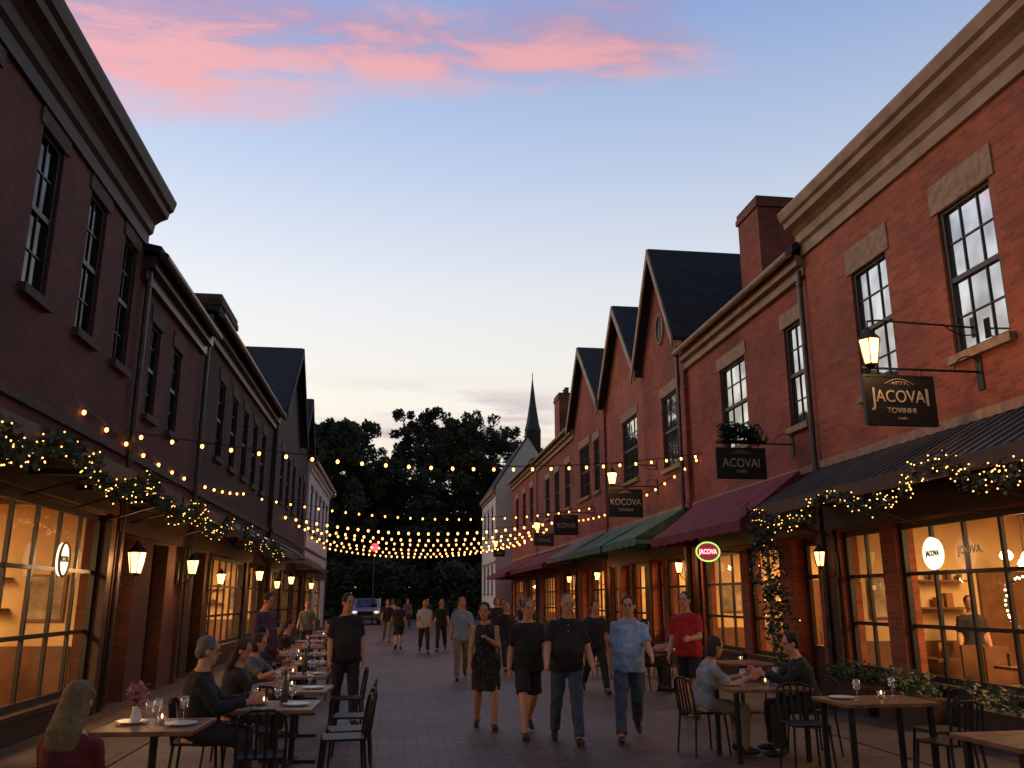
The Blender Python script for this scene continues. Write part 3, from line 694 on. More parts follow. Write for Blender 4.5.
def hanging_sign(y,x0,x1,z0,z1,lines,label,xw=7.5,lamp=True,power=14,arch=True,lampx=None):
    xc=(x0+x1)/2; t=thing('hanging_sign',(xc,y,z1),label,'sign','black hanging shop signs')
    W=(x1-x0)/2;H=z1-z0
    q=MB(); q.box(-W,W,-.025,.025,-H,0); q.box(-W-.02,W+.02,-.032,.032,-.03,.0); q.box(-W-.02,W+.02,-.032,.032,-H,-H+.03); q.box(-W-.02,-W+.01,-.031,.031,-H+.03,-.03);q.box(W-.01,W+.02,-.031,.031,-H+.03,-.03)
    obj('board',q.mesh('board',[M_signb]),t)
    b=MB(); zb=.09; b.tube((-W+.0,0,zb),(xw-xc,0,zb),.016,.016,6)
    b.box(xw-xc-.02,xw-xc,-.06,.06,-.15,.3)
    for xx in (-W+.12,W-.12): b.tube((xx,0,0),(xx,0,zb),.006,.006,4)
    pts=[]
    for i in range(14):
        a=math.pi*i/13; pts.append((xw-xc-.02-.35*(1-math.cos(a))/2,0,zb+.28*math.sin(a)*.5+ (1-i/13)*.12))
    b.path(pts,.01,5); obj('bracket',b.mesh('bracket',[M_metal]),t)
    for ln in lines:
        txt,size,zz,sx=ln[:4]
        obj('lettering',text_mesh(txt,size,M_signt,sx=sx,bold=0),t,loc=(ln[4] if len(ln)>4 else 0,-.03,zz),rot=(math.pi/2,0,0))
    if arch:
        a=MB(); pts=[(-.20+.40*i/14,-.03,-.12+.07*math.sin(math.pi*i/14)) for i in range(15)]; a.path(pts,.004,4); a.path([(p[0]*.7,p[1],-.13+.045*math.sin(math.pi*i/14)) for i,p in enumerate(pts)],.003,4)
        for i in range(-2,3): a.path([(i*.035,-.03,-.125),(i*.045,-.03,-.085)],.003,4)
        obj('emblem',a.mesh('emblem',[M_signt]),t)
    if lamp:
        lx=lampx if lampx is not None else x0+.12
        l=thing('hanging_lantern',(lx,y,z1+.12),'black iron lantern glowing warm above hanging sign','lantern','wall lanterns on the shopfronts')
        lantern_parts(l,(0,0,-.02),1.08)
        s2=MB(); s2.tube((0,0,.47),(0,0,.6),.01,.01,5); s2.path([(0,0,.6),(.15,0,.62),(xw-lx-.02,0,.58)],.014,6); s2.box(xw-lx-.02,xw-lx,-.05,.05,.45,.72); 
        s2.path([(xw-lx-.02,0,.48),(xw-lx-.2,0,.46),(xw-lx-.35,0,.53),(xw-lx-.45,0,.61)],.01,5)
        obj('bracket',s2.mesh('bracket',[M_metal]),l)
        if power: point('hanging_lantern_light',(lx,y-.28,z1+.3),power)
# main sign: first and last letters drop below the line, as on the painted board
hanging_sign(9.9,5.85,6.78,3.82,4.48,[('J',.33,-.30,.75,-.36),('ACOVA',.23,-.29,.84),('I',.33,-.30,.9,.37),('TOVINHI',.10,-.47,1.0),('CAFE',.045,-.57,1.2)],'black hanging sign board with pale lettering and emblem',xw=7.5,power=30,lampx=5.98)
hanging_sign(15.5,6.0,6.95,3.9,4.5,[('ACOVAI',.24,-.30,.85),('CAFE',.08,-.46,1.1)],'black hanging sign board below leafy basket',xw=7.55,lamp=False)
hanging_sign(24,5.98,6.96,3.95,4.75,[('KOCOVA',.26,-.38,.82),('TAVERN',.12,-.60,1)],'black hanging sign board with arched emblem',xw=7.45,power=16)
hanging_sign(32,5.85,6.75,4.0,4.75,[('KOVAI',.26,-.40,.9)],'small black hanging sign board',xw=7.42,lamp=False)
hanging_sign(38,6.05,6.9,3.95,4.5,[('COVAL',.22,-.32,.9)],'small black hanging sign board',xw=7.5,power=0)
hanging_sign(54,6.0,6.7,4.2,4.7,[('CAFE',.18,-.28,1)],'small black hanging sign board',xw=7.45,power=0)
rr=random.Random(11); q=MB(); leaves(q,[((6.15+rr.uniform(0,.75),15.5+rr.uniform(-.12,.12),4.68+rr.uniform(0,.22)),(.14,.14,.12)) for _ in range(30)],40,.09,rr)
q.tube((6.1,15.5,4.62),(7.0,15.5,4.62),.03,.03,6,1)
obj('leafy_basket',q.mesh('leafy_basket',[M_ivy,M_metal]),label='trailing green plant basket on top of hanging sign',cat='plant')
def oval_sign(loc,rx,rz,txt,label,face,ringm,txtm,bracket=None,rotz=0,ts=.72,rim=.016):
    t=thing('oval_sign',loc,label,'sign',rot=(0,0,rotz))
    q=MB(); n=28; P=[(rx*math.cos(2*math.pi*i/n),rz*math.sin(2*math.pi*i/n)) for i in range(n)]
    q.poly([(a,-.02,b) for a,b in P]);q.poly([(a,.02,b) for a,b in P][::-1])
    for i in range(n):
        a=P[i];b=P[(i+1)%n]; q.poly([(a[0],-.02,a[1]),(b[0],-.02,b[1]),(b[0],.02,b[1]),(a[0],.02,a[1])])
    obj('panel',q.mesh('panel',[face]),t)
    r=MB(); r.path([(a,-.025,b) for a,b in P+[P[0]]],rim,6); obj('neon_rim',r.mesh('neon_rim',[ringm]),t)
    sz=rz*ts; obj('lettering',text_mesh(txt,sz,txtm,sx=rx*1.6/(sz*len(txt)*.66),bold=sz*.02),t,loc=(0,-.028,0),rot=(math.pi/2,0,0))
    if bracket:
        b=MB(); b.tube((rx,0,0),bracket,.015,.015,6); obj('bracket',b.mesh('bracket',[M_metal]),t)
E_red=emis('neon_red',(.5,.05,.08),.45);E_green=emis('neon_green',(.4,.9,.15),1.6);E_pink=emis('neon_pink',(1,.5,.5),2);E_cream=emis('lit_cream_panel',(1,.85,.62),1.5);P_dark=mat('painted_dark_lettering',(.04,.02,.015),.5)
oval_sign((6.6,17.9,2.66),.26,.20,'JACOVA','glowing red oval sign with green neon rim',E_red,E_green,E_pink,bracket=(.9,0,0),rim=.014)
oval_sign((7.40,11.2,2.3),.20,.21,'JACOVA','lit white disc with dark lettering in shop window',E_cream,E_cream,P_dark,rotz=-math.pi/2,ts=.5)
oval_sign((-4.42,12.3,2.2),.18,.22,'IACOVA','lit cream oval sign in shop window',E_cream,M_tan,P_dark,rotz=math.pi/2,ts=.5)
o=thing('window_lettering',(7.49,10.55,2.32),'pale painted lettering on shop window glass','lettering',rot=(0,0,-math.pi/2))
obj('lettering',text_mesh('JOOVA.',.15,mat('cream_sign_paint',(.8,.7,.55),.6)),o,rot=(math.pi/2,0,0))
# lit ring in the window
t=thing('ring_light',(7.75,10.0,1.62),'round wreath of warm lights hanging in shop window','light ring')
q=MB(); f=MB(); rr=random.Random(9); n=36
pts=[(0,.33*math.cos(2*math.pi*i/n),.33*math.sin(2*math.pi*i/n)) for i in range(n+1)]
q.path(pts,.012,5); leaves(q,[(p,(.03,.03,.03)) for p in pts],6,.05,rr,0)
for p in pts[:-1]: f.ell((p[0]-.02,p[1]+rr.uniform(-.02,.02),p[2]+rr.uniform(-.02,.02)),.016,nu=6,nv=4)
obj('wreath',q.mesh('wreath',[M_ivy]),t); fo=obj('fairy_lights',f.mesh('fairy_lights',[emis('ring_bulb',(1,.7,.4),6,True)]),t); fo['kind']='stuff'
t=thing('traffic_signal',(-1.5,60,0),'traffic signal on slim pole showing red','traffic light')
q=MB(); q.tube((0,0,0),(0,0,4.5),.05,.04,8); obj('pole',q.mesh('pole',[M_metal]),t)
q=MB(); q.box(-.22,.22,-.12,.12,4.5,5.3); obj('housing',q.mesh('housing',[M_metal]),t)
q=MB(); q.ell((0,-.16,5.05),(.26,.12,.26)); obj('red_lamp',q.mesh('red_lamp',[M_red]),t)
point('red_signal_light',(-1.5,59.5,5.05),20,.2,(1,.03,.03))

# ------------------------------------------------------------------ furniture
def mk_chair():
    c=thing('chair',(0,0,-50),'black metal cafe chair with slatted back','chair','cafe chairs')
    q=MB(); q.box(-.2,.2,-.2,.2,.44,.462); m=q.mesh('seat',[M_metal]); o=obj('seat',m,c); b=o.modifiers.new('b','BEVEL'); b.width=.015;b.segments=2
    for a,bb in ((-.18,-.18),(.18,-.18),(-.18,.18),(.18,.18)):
        q=MB(); q.tube((a*1.15,bb*1.2,0),(a,bb,.44),.012,.014,8); obj('leg',q.mesh('leg',[M_metal]),c)
    q=MB(); pts=[(-.19,-.19,.45),(-.195,-.22,.66),(-.175,-.24,.78),(-.08,-.25,.82),(.08,-.25,.82),(.175,-.24,.78),(.195,-.22,.66),(.19,-.19,.45)]; q.path(pts,.013,8)
    for xx in (-.11,-.037,.037,.11): q.box(xx-.012,xx+.012,-.012,.0,0,.35,R=Matrix.Rotation(.14,3,'X'),o=(0,-.2,.46))
    obj('backrest',q.mesh('backrest',[M_metal]),c)
    return c
def mk_table(w_,d_,label,leg4=False):
    t=thing('cafe_table',(0,0,-50),label,'table','cafe tables')
    q=MB(); q.box(-w_/2,w_/2,-d_/2,d_/2,.715,.75); o=obj('table_top',q.mesh('table_top',[M_tabwood]),t); b=o.modifiers.new('b','BEVEL'); b.width=.006;b.segments=2
    if leg4:
        for a in (-1,1):
            for c in (-1,1):
                q=MB(); q.box(a*(w_/2-.08)-.022,a*(w_/2-.08)+.022,c*(d_/2-.08)-.022,c*(d_/2-.08)+.022,0,.715); obj('leg',q.mesh('leg',[M_metal]),t)
    else:
        q=MB(); q.tube((0,0,.02),(0,0,.715),.03,.03,10); q.box(-.26,.26,-.025,.025,0,.03); q.box(-.025,.025,-.26,.26,.001,.031); q.box(-.2,.2,-.02,.02,.69,.714); obj('pedestal',q.mesh('pedestal',[M_metal]),t)
    return t
chair=mk_chair(); tab=mk_table(.75,.75,'square wooden cafe table on black pedestal'); tabR=mk_table(.95,.7,'rectangular wooden cafe table on black legs',True)
M_glassw=glass('table_glass',.3,.02); M_china=mat('white_china',(.7,.68,.64),.3,var=.05); M_flame=emis('candle_flame',(1,.55,.18),10); M_wax=mat('wax',(.8,.7,.5),.5)
def mk(name,label,cat,parts):
    t=thing(name,(0,0,-50),label,cat,'tableware on the cafe tables')
    for n_,prof,m in parts:
        q=MB(); q.lathe(prof,n=12); obj(n_,q.mesh(n_,[m],True),t)
    return t
wine=mk('wine_glass','clear stemmed wine glass on cafe table','glass',[('stem',[(.032,0),(.03,.004),(.004,.01),(.004,.09)],M_glassw),('bowl',[(.006,.09),(.032,.11),(.038,.145),(.03,.19),(.028,.19),(.034,.145),(.01,.1)],M_glassw)])
cand=mk('candle_holder','small glass candle holder with lit candle','candle',[('holder',[(.035,0),(.04,.07),(.037,.07),(.03,.01)],M_glassw),('candle',[(.022,.012),(.022,.04)],M_wax),('flame',[(.003,.042),(.009,.055),(.002,.075)],M_flame)])
plate=mk('dinner_plate','round white china plate on cafe table','plate',[('dish',[(.07,0),(.075,.005),(.125,.018),(.125,.022),(.07,.009)],M_china)])
bottle=mk('bottle','dark green glass bottle on cafe table','bottle',[('bottle_body',[(.034,0),(.037,.01),(.037,.17),(.015,.21),(.013,.28),(.015,.285)],bookm[0])])
vase=mk('flower_vase','small vase of pink flowers on cafe table','vase',[('pot',[(.03,0),(.045,.04),(.03,.1),(.035,.12)],M_china)])
rr=random.Random(3); q=MB(); leaves(q,[((rr.uniform(-.07,.07),rr.uniform(-.07,.07),.2+rr.uniform(-.06,.08)),(.04,.04,.04)) for _ in range(16)],14,.04,rr,0); leaves(q,[((0,0,.15),(.05,.05,.05))],20,.05,rr,1)
obj('bouquet',q.mesh('bouquet',[mat('pink_petals',(.5,.2,.2),.7),M_ivy]),vase)
masters=[chair,tab,tabR,wine,cand,plate,vase,bottle]
def put(t,x,y,z=0,r=0,label=None): return copy_thing(t,(x,y,z),rad(r),label)
rr=random.Random(21)
Ltabs=[(-1.81,7.35),(-1.06,8.5),(-1.05,10.0),(-1.2,11.8),(-1.4,13.9),(-1.55,16.0),(-1.7,18.3),(-1.85,20.8),(-1.9,23.5),(-1.9,26.5)]
for i,(x,y) in enumerate(Ltabs):
    put(tab,x,y,0,rr.uniform(-4,4))
    put(cand,x+rr.uniform(-.1,.1),y+rr.uniform(-.1,.1),.75)
    if i<6:
        for _ in range(3): put(wine,x+rr.uniform(-.28,.28),y+rr.uniform(-.28,.28),.75)
        put(plate,x-.2,y+.08,.75); put(plate,x+.2,y-.06,.75)
        if i%2: put(bottle,x+.05,y+.25,.75)
    if i>0:
        if i!=4: put(chair,x+.62,y+rr.uniform(-.1,.1),0,90+rr.uniform(-14,14))
        put(chair,x-.66,y+rr.uniform(-.05,.05),0,-90+rr.uniform(-10,10))
put(vase,-2.0,7.5,.75); put(chair,-.42,9.1,0,100); put(chair,-1.05,7.75,0,5); put(chair,-1.35,9.2,0,170); put(chair,-1.78,5.4,0,-5)
Rtabs=[(4.05,9.6),(4.62,8.2),(4.52,5.85)]
for i,(x,y) in enumerate(Rtabs):
    put(tabR,x,y,0,rr.uniform(-5,5))
    if i<2: put(cand,x+.1,y+.05,.75); put(wine,x-.2,y-.05,.75); put(wine,x+.25,y+.1,.75); put(plate,x-.28,y+.1,.75)
put(chair,3.5,9.95,0,-80); put(chair,4.72,9.75,0,95); put(chair,4.95,7.6,0,15); put(chair,4.2,8.85,0,175); put(chair,5.35,8.3,0,90)
for x,y in [(5.3,13.2),(5.2,16.5),(5.3,19.5),(5.3,22.5)]:
    put(tab,x,y); put(chair,x-.65,y,0,-90); put(chair,x+.65,y,0,90); put(cand,x,y,.75)

# ------------------------------------------------------------------ people
skins=[mat('skin_light',(.60,.29,.17),.6,var=.08,scale=20,bump=.05),mat('skin_tan',(.48,.23,.135),.6,var=.08,scale=20,bump=.05)]
def cloth(c): return mat('cloth',c,.9,var=.22,scale=14,bump=.3)
C={'black':cloth((.022,.021,.022)),'navy':cloth((.02,.025,.045)),'red':cloth((.45,.02,.018)),'blue':cloth((.30,.42,.62)),'jeans':cloth((.055,.075,.125)),'khaki':cloth((.22,.18,.13)),
   'grey':cloth((.14,.14,.15)),'white':cloth((.5,.48,.45)),'purple':cloth((.10,.05,.08)),'dark':cloth((.03,.027,.03)),'lgrey':cloth((.3,.3,.32)),'dred':cloth((.13,.012,.012)),'pblue':cloth((.26,.33,.42))}
m,t_,b_=nt('floral_black_cloth'); vz=t_.nodes.new('ShaderNodeTexVoronoi'); vz.inputs['Scale'].default_value=22; tcc=t_.nodes.new('ShaderNodeTexCoord'); t_.links.new(tcc.outputs['Object'],vz.inputs['Vector'])
rp=t_.nodes.new('ShaderNodeValToRGB'); rp.color_ramp.elements[0].color=(.10,.07,.06,1); rp.color_ramp.elements[1].color=(.016,.014,.014,1); rp.color_ramp.elements[0].position=.2; rp.color_ramp.elements[1].position=.38
t_.links.new(vz.outputs['Distance'],rp.inputs[0]); t_.links.new(rp.outputs[0],b_.inputs['Base Color']); b_.inputs['Roughness'].default_value=.9; C['floral']=m
Hm={'grey':mat('grey_hair',(.15,.135,.12),.85,scale=30,bump=.4),'brown':mat('brown_hair',(.045,.025,.014),.8,scale=30,bump=.4),'blond':mat('blond_hair',(.20,.12,.05),.8,scale=30,bump=.4),'dark':mat('dark_hair',(.015,.012,.01),.8,scale=30,bump=.4)}
M_eye=mat('eye_dark',(.03,.02,.015),.3,var=0,bump=0); M_lip=mat('lip',(.25,.08,.07),.5,var=0,bump=0); M_shoeD=mat('dark_shoe',(.02,.018,.017),.5); M_btn=mat('shirt_button',(.5,.5,.5),.4)
tex=bpy.data.textures.new('cloth_folds','CLOUDS'); tex.noise_scale=.10; tex.noise_depth=2
def person(x,y,yaw,label,pose,top,bottom,hair='brown',hairlen='short',skin=0,H=1.75,fem=False,belly=0,z=0,near=True,shoe=None,sleeve='short',collar=False):
    k=H/1.75; P=thing('person',(x,y,z),label,'person','people in the street',rot=(0,0,rad(yaw)))
    V=Vector
    hl,kl,hr,kr=[rad(v) for v in pose.get('legs',(3,0,-3,0))]; lean=rad(pose.get('lean',2)); sit=pose.get('sit')
    def legp(hip,a,kn,s,sp):
        d1=V((s*math.sin(sp),math.sin(a),-math.cos(a))).normalized(); d2=V((s*math.sin(sp)*.4,math.sin(a-kn),-math.cos(a-kn))).normalized()
        kne=hip+d1*.44; ank=kne+d2*.42; return kne,ank,d2
    sp=rad(pose.get('spread',3)); tw=rad(pose.get('twist',0)); tilt_=rad(pose.get('tilt',0))
    low=min(legp(V((0,0,0)),a,kn,1,sp)[1].z for a,kn in ((hl,kl),(hr,kr)))
    hz=.56 if sit else -low+.085
    pel=V((0,0,hz)); u=V((math.sin(tilt_),math.sin(lean),math.cos(lean))).normalized(); fw=V((0,math.cos(lean),-math.sin(lean))); X1=V((1,0,0))
    XS=V((math.cos(tw),math.sin(tw),-math.sin(tilt_))).normalized()
    S=.172 if not fem else .150
    neck=pel+u*.53; hy,hp=rad(pose.get('head',(0,0))[0]),rad(pose.get('head',(0,0))[1])
    RH=Matrix.Rotation(hy,3,'Z')@Matrix.Rotation(-hp,3,'X'); hc=neck+u*.020+RH@V((0,.02,.125))
    body=MB(); topm=MB(); botm=MB(); shoes={-1:MB(),1:MB()}
    hipw=.165 if not fem else .172; wst=.155 if not fem else .13
    def ring(h,a,b,off=0,fo=0):
        ax=X1.lerp(XS,min(1,max(0,h/.4))); return (pel+u*h+fw*fo,ax*(a+off),fw*(b+off))
    def torso(off,lo=-.08,hem=0):
        return [ring(lo,hipw+hem,.115+hem*.6,off),ring(.04,hipw+.002+hem*.6,.12+belly*.5+hem*.3,off,belly*.4),ring(.14,wst+belly*.5,.115+belly,off,belly*.6),ring(.24,wst+.008+belly*.3,.117+belly*.6,off,belly*.4),ring(.34,.168 if not fem else .145,.122+(.012 if fem else 0),off),ring(.42,.165 if not fem else .142,.105,off,-.004),ring(.465,.140 if not fem else .120,.086,off*.8,-.008),ring(.505,.092 if not fem else .078,.068,off*.5,-.01),ring(.535,.058,.056,off*.4,-.008)]
    body.loft(torso(0))
    body.tube(neck-u*.06,hc-RH@V((0,.012,.05)),.064 if not fem else .050,.058 if not fem else .046,12)
    body.ell(hc+RH@V((0,-.008,.022)),(.076,.094,.098),RH,18,12); body.ell(hc+RH@V((0,.020,-.046)),(.061,.064,.066),RH,16,10)
    body.ell(hc+RH@V((0,.052,-.094)),(.030,.026,.022),RH)
    body.tube(hc+RH@V((0,.080,.022)),hc+RH@V((0,.106,-.018)),.008,.014,8)
    body.ell(hc+RH@V((0,.074,.036)),(.050,.017,.009),RH)
    for s in (-1,1):
        body.ell(hc+RH@V((s*.078,-.005,-.010)),(.012,.020,.032),RH)
    T_=torso(.018,lo=pose.get('hem',-.11 if not sit else -.04),hem=.032 if not sit else .01)
    topm.loft(T_[:-1])
    legs={}
    for s,a,kn in ((-1,hl,kl),(1,hr,kr)):
        hip=pel+V((s*.085,0,0)); kne,ank,d2=legp(hip,a,kn,s,sp)
        body.tube(hip,kne,.085,.056,12);body.ell(kne,.057);body.ell(hip,.088);body.tube(kne,kne.lerp(ank,.35),.055,.060,12);body.tube(kne.lerp(ank,.35),ank,.060,.036,12)
        ti=min(0,(a-kn)+.1)*.9 if not sit else 0
        fd=V((s*.12,math.cos(ti),math.sin(ti))).normalized()
        if sit or ank.z<.10: fd=V((s*.12,1,0)).normalized()
        body.ell(ank,.042)
        up=V((1,0,0)).cross(fd).normalized()
        heel=ank-up*.045-fd*.04; toe=ank+fd*.16-up*.055; body.tube(heel,toe,.034,.025,10)
        Rz=Matrix.Rotation(-math.atan2(fd.x,fd.y),3,'Z')@Matrix.Rotation(math.asin(max(-1,min(1,fd.z))),3,'X')
        sh=shoes[s]
        sh.ell(ank+fd*.055-up*.045,(.047,.135,.04),Rz); sh.ell(ank-fd*.03-up*.020,(.045,.058,.055),Rz)
        if bottom[0]=='long':
            botm.tube(hip,kne,.100,.080,12);botm.ell(hip,.098);botm.ell(kne,.080);botm.tube(kne,kne.lerp(ank,.9),.079,.066,12);botm.tube(kne.lerp(ank,.85),kne.lerp(ank,.99),.066,.071,12)
        elif bottom[0]=='shorts':
            botm.ell(hip,.101);botm.tube(hip,hip.lerp(kne,.92),.101,.098,12)
        legs[s]=(hip,kne,ank)
    if bottom[0] in('long','shorts'): botm.loft([ring(-.1,hipw-.02,.11,.008),ring(0,hipw-.003,.116,.010),ring(.08,hipw-.01,.118+belly*.5,.006,belly*.3)])
    if bottom[0]=='dress':
        kz=(legs[1][1]+legs[-1][1])/2
        topm.loft([(V((0,kz.y*.8,kz.z+.03)),X1*.215,fw*.18),(pel+V((0,0,-.15)),X1*.205,fw*.16),(pel+V((0,0,.0)),X1*.19,fw*.14),(pel+u*.14,X1*.15,fw*.125)])
    for s,ar in ((-1,pose.get('armL',(5,8,12,0))),(1,pose.get('armR',(5,8,12,0)))):
        a,b,e=[rad(v) for v in ar[:3]]; inn=ar[3] if len(ar)>3 else 0
        sh=pel+u*.422+XS*(s*S); d1=V((s*math.sin(b),math.sin(a+lean)*math.cos(b),-math.cos(a+lean)*math.cos(b))).normalized()
        el=sh+d1*.275; a2=a+lean+e; d2=V((s*(math.sin(b)*.6-inn),math.sin(a2),-math.cos(a2))).normalized(); wr_=el+d2*.25
        r=.88 if fem else 1.04
        body.ell(sh,.052*r);body.tube(sh,el,.051*r,.042*r,12);body.ell(el,.042*r);body.tube(el,el.lerp(wr_,.3),.042*r,.044*r,12);body.tube(el.lerp(wr_,.3),wr_,.044*r,.028*r,12)
        h=d2; wv=V((0,1,0))-h*h.y
        if wv.length<.35: wv=V((0,0,1))-h*h.z
        wv.normalize(); med=V((-s,0,0)); med=(med-h*med.dot(h)-wv*med.dot(wv)); med=med.normalized() if med.length>.1 else h.cross(wv)
        Rm=Matrix((wv,h,med)).transposed(); body.ell(wr_+h*.045,(.040,.055,.018),Rm)
        for i,(o_,l_) in enumerate(((-.030,.028),(-.010,.034),(.010,.036),(.030,.032))):
            b0=wr_+h*.085+wv*o_; b1=b0+(h*.85+med*.45+wv*o_*3).normalized()*l_; b2=b1+(h*.5+med*.85).normalized()*l_*.8
            body.tube(b0-h*.03,b1,.0105,.0100,6);body.tube(b1,b2,.0100,.0085,6);body.ell(b1,.0102,nu=6,nv=4)
        t0=wr_+h*.025+wv*.03; t1=t0+(h*.6+wv*.6+med*.4).normalized()*.036; body.tube(t0,t1,.013,.0115,6); body.tube(t1,t1+(h*.9+med*.4).normalized()*.026,.0115,.009,6)
        if sleeve=='long': topm.ell(sh,.064*r);topm.tube(sh,el,.064*r,.056*r,12);topm.ell(el,.056*r);topm.tube(el,el.lerp(wr_,.95),.056*r,.043*r,12)
        elif sleeve=='short': topm.ell(sh,.063*r);topm.tube(sh,sh.lerp(el,.78),.063*r,.067*r,12)
    hm=MB()
    if hairlen!='bald':
        hm.ell(hc+RH@V((0,-.028,.050)),(.086,.092,.086),RH,18,12)
        hm.ell(hc+RH@V((0,-.050,.0)),(.084,.068,.086),RH)
        for s in (-1,1): hm.ell(hc+RH@V((s*.068,.016,.042)),(.018,.038,.038),RH)
    else:
        hm.ell(hc+RH@V((0,-.045,-.008)),(.088,.072,.055),RH); hm.ell(hc+RH@V((0,-.035,.055)),(.082,.075,.075),RH)
    if hairlen=='long': hm.loft([(hc+RH@V((0,-.045,.06)),RH@V((.088,0,0)),RH@V((0,.06,0))),(hc+RH@V((0,-.06,-.05)),RH@V((.105,0,0)),RH@V((0,.055,0))),(neck+V((0,-.09,-.0)),X1*.115,V((0,.055,0))),(neck+V((0,-.10,-.13)),X1*.09,V((0,.04,0)))])
    if hairlen=='bob': hm.loft([(hc+RH@V((0,-.04,.06)),RH@V((.09,0,0)),RH@V((0,.07,0))),(hc+RH@V((0,-.040,-.04)),RH@V((.107,0,0)),RH@V((0,.066,0))),(hc+RH@V((0,-.040,-.12)),RH@V((.098,0,0)),RH@V((0,.058,0)))])
    vox=.0115 if near else .024
    def fin(name,q,mt,vs,fold=0,par=P,it=2):
        q.v=[(a*k,b*k,c*k) for a,b,c in q.v]
        o=obj(name,q.mesh(name,[mt],True),par); mo=o.modifiers.new('r','REMESH'); mo.mode='VOXEL'; mo.voxel_size=vs; mo.use_smooth_shade=True
        if fold:
            dp=o.modifiers.new('d','DISPLACE'); dp.texture=tex; dp.strength=fold; dp.mid_level=.5
        sm=o.modifiers.new('s','SMOOTH'); sm.iterations=it; sm.factor=.5
        return o
    fin('body',body,skins[skin],vox,it=1)
    fin('shirt' if bottom[0]!='dress' else 'dress',topm,C[top],vox*1.5,.034)
    if bottom[0] in('long','shorts'): fin('trousers' if bottom[0]=='long' else 'shorts',botm,C[bottom[1]],vox*1.5,.034)
    fin('hair',hm,Hm[hair],vox*1.1,.014,it=1)
    def small(name,q,mt):
        q.v=[(a*k,b*k,c*k) for a,b,c in q.v]; obj(name,q.mesh(name,[mt],True),P)
    for s in (-1,1): small('shoe',shoes[s],shoe or M_shoeD)
    if collar:
        q=MB(); cc=pel+u*.512+fw*(-.006)
        for s in (-1,1):
            pts=[cc+X1*(s*.080*math.sin(t))+fw*(.070*math.cos(t))-u*(.018*math.cos(t)) for t in (.25,.7,1.2,1.8,2.4,3.14)]
            q.path(pts,.014,6); q.tube(pts[0],pts[0]+X1*s*.02-u*.045+fw*.012,.018,.006,6)
        small('collar',q,C[top])
        for i in range(5 if top=='blue' else 2):
            q=MB(); hh=.44-.075*i; q.ell(pel+u*hh+fw*(.128+(belly*.9 if hh<.3 else belly*.35)),(.008,.005,.008),None,6,4); small('button',q,M_btn)
    if near:
        for s in (-1,1):
            e=MB(); e.ell(hc+RH@V((s*.030,.081,.012)),(.013,.009,.008),RH,8,6); small('eye',e,M_eye)
            e=MB(); e.ell(hc+RH@V((s*.030,.088,.034)),(.018,.006,.0045),RH,8,6); small('eyebrow',e,Hm[hair])
        e=MB(); e.ell(hc+RH@V((0,.081,-.056)),(.023,.009,.006),RH,8,6); small('mouth',e,M_lip)
    return P
W1={'legs':(24,6,-16,28),'armL':(-18,9,16),'armR':(22,9,28),'lean':4,'twist':-10}
W2={'legs':(-14,32,24,6),'armL':(24,9,30),'armR':(-18,9,14),'lean':4,'twist':10}
ST={'legs':(2,0,-2,2),'armL':(3,8,12),'armR':(4,9,16),'lean':1}
SIT={'sit':1,'legs':(82,80,84,86),'spread':8,'lean':8,'armL':(38,10,55,.2),'armR':(34,10,62,.2),'head':(0,8)}
def PP(base,**k): d=dict(base); d.update(k); return d
person(1.26,12.2,176,'woman in black floral dress walking with one arm folded across',PP(W1,legs=(14,2,-9,18),armL=(22,10,100,.9),armR=(6,10,15),head=(-10,4),tilt=3),'floral',('dress',''),hair='brown',hairlen='bob',H=1.67,fem=True,skin=1,sleeve='none')
person(1.74,11.55,186,'man in black t-shirt and dark shorts walking',PP(W2,tilt=1.5,head=(8,3)),'black',('shorts','dark'),hair='grey',hairlen='short',H=1.76,belly=.04)
person(2.13,10.95,176,'stout man in black polo and jeans walking',PP(W1,legs=(16,4,-10,18),head=(10,8),armL=(2,15,26),armR=(14,15,30),tilt=-1.5),'black',('long','jeans'),hair='grey',hairlen='bald',H=1.79,belly=.08,collar=True)
person(2.96,11.1,168,'man in light blue button shirt and jeans walking',PP(W2,head=(-10,5),tilt=-3,armL=(30,10,34)),'blue',('long','jeans'),hair='brown',hairlen='short',H=1.80,belly=.05,collar=True)
person(4.38,12.9,140,'man in red t-shirt and dark shorts standing',PP(ST,armL=(15,10,70,.3),legs=(6,4,-8,2),tilt=2),'red',('shorts','dark'),hair='brown',hairlen='short',H=1.80,belly=.03)
person(3.75,16.4,185,'man in dark clothes walking behind others',W1,'dark',('long','dark'),hair='dark',H=1.72,near=False)
person(1.46,19.4,182,'man in pale blue shirt and khaki trousers walking',W2,'pblue',('long','khaki'),hair='grey',hairlen='short',H=1.80,sleeve='short',near=False)
person(-.66,12.75,195,'man in black t-shirt and dark trousers standing by tables',PP(ST,legs=(8,2,-6,4),head=(20,5),tilt=2),'black',('long','dark'),hair='brown',H=1.78,belly=.05)
person(-2.12,14.9,235,'man in dark purple shirt standing beside cafe tables',PP(ST,head=(5,15)),'purple',('long','dark'),hair='brown',H=1.80,sleeve='long',belly=.03)
person(-1.72,8.30,-82,'grey haired man in black shirt seated at table',PP(SIT,lean=4),'black',('long','dark'),hair='grey',hairlen='short',H=1.76,belly=.05,sleeve='long')
person(-1.72,9.95,-75,'woman with brown hair seated at table',PP(SIT,head=(-25,10)),'dark',('long','dark'),hair='brown',hairlen='long',H=1.64,fem=True,sleeve='short')
person(-1.86,11.8,-105,'woman in grey top seated at table',PP(SIT,lean=14),'grey',('long','dark'),hair='brown',hairlen='bob',H=1.64,fem=True)
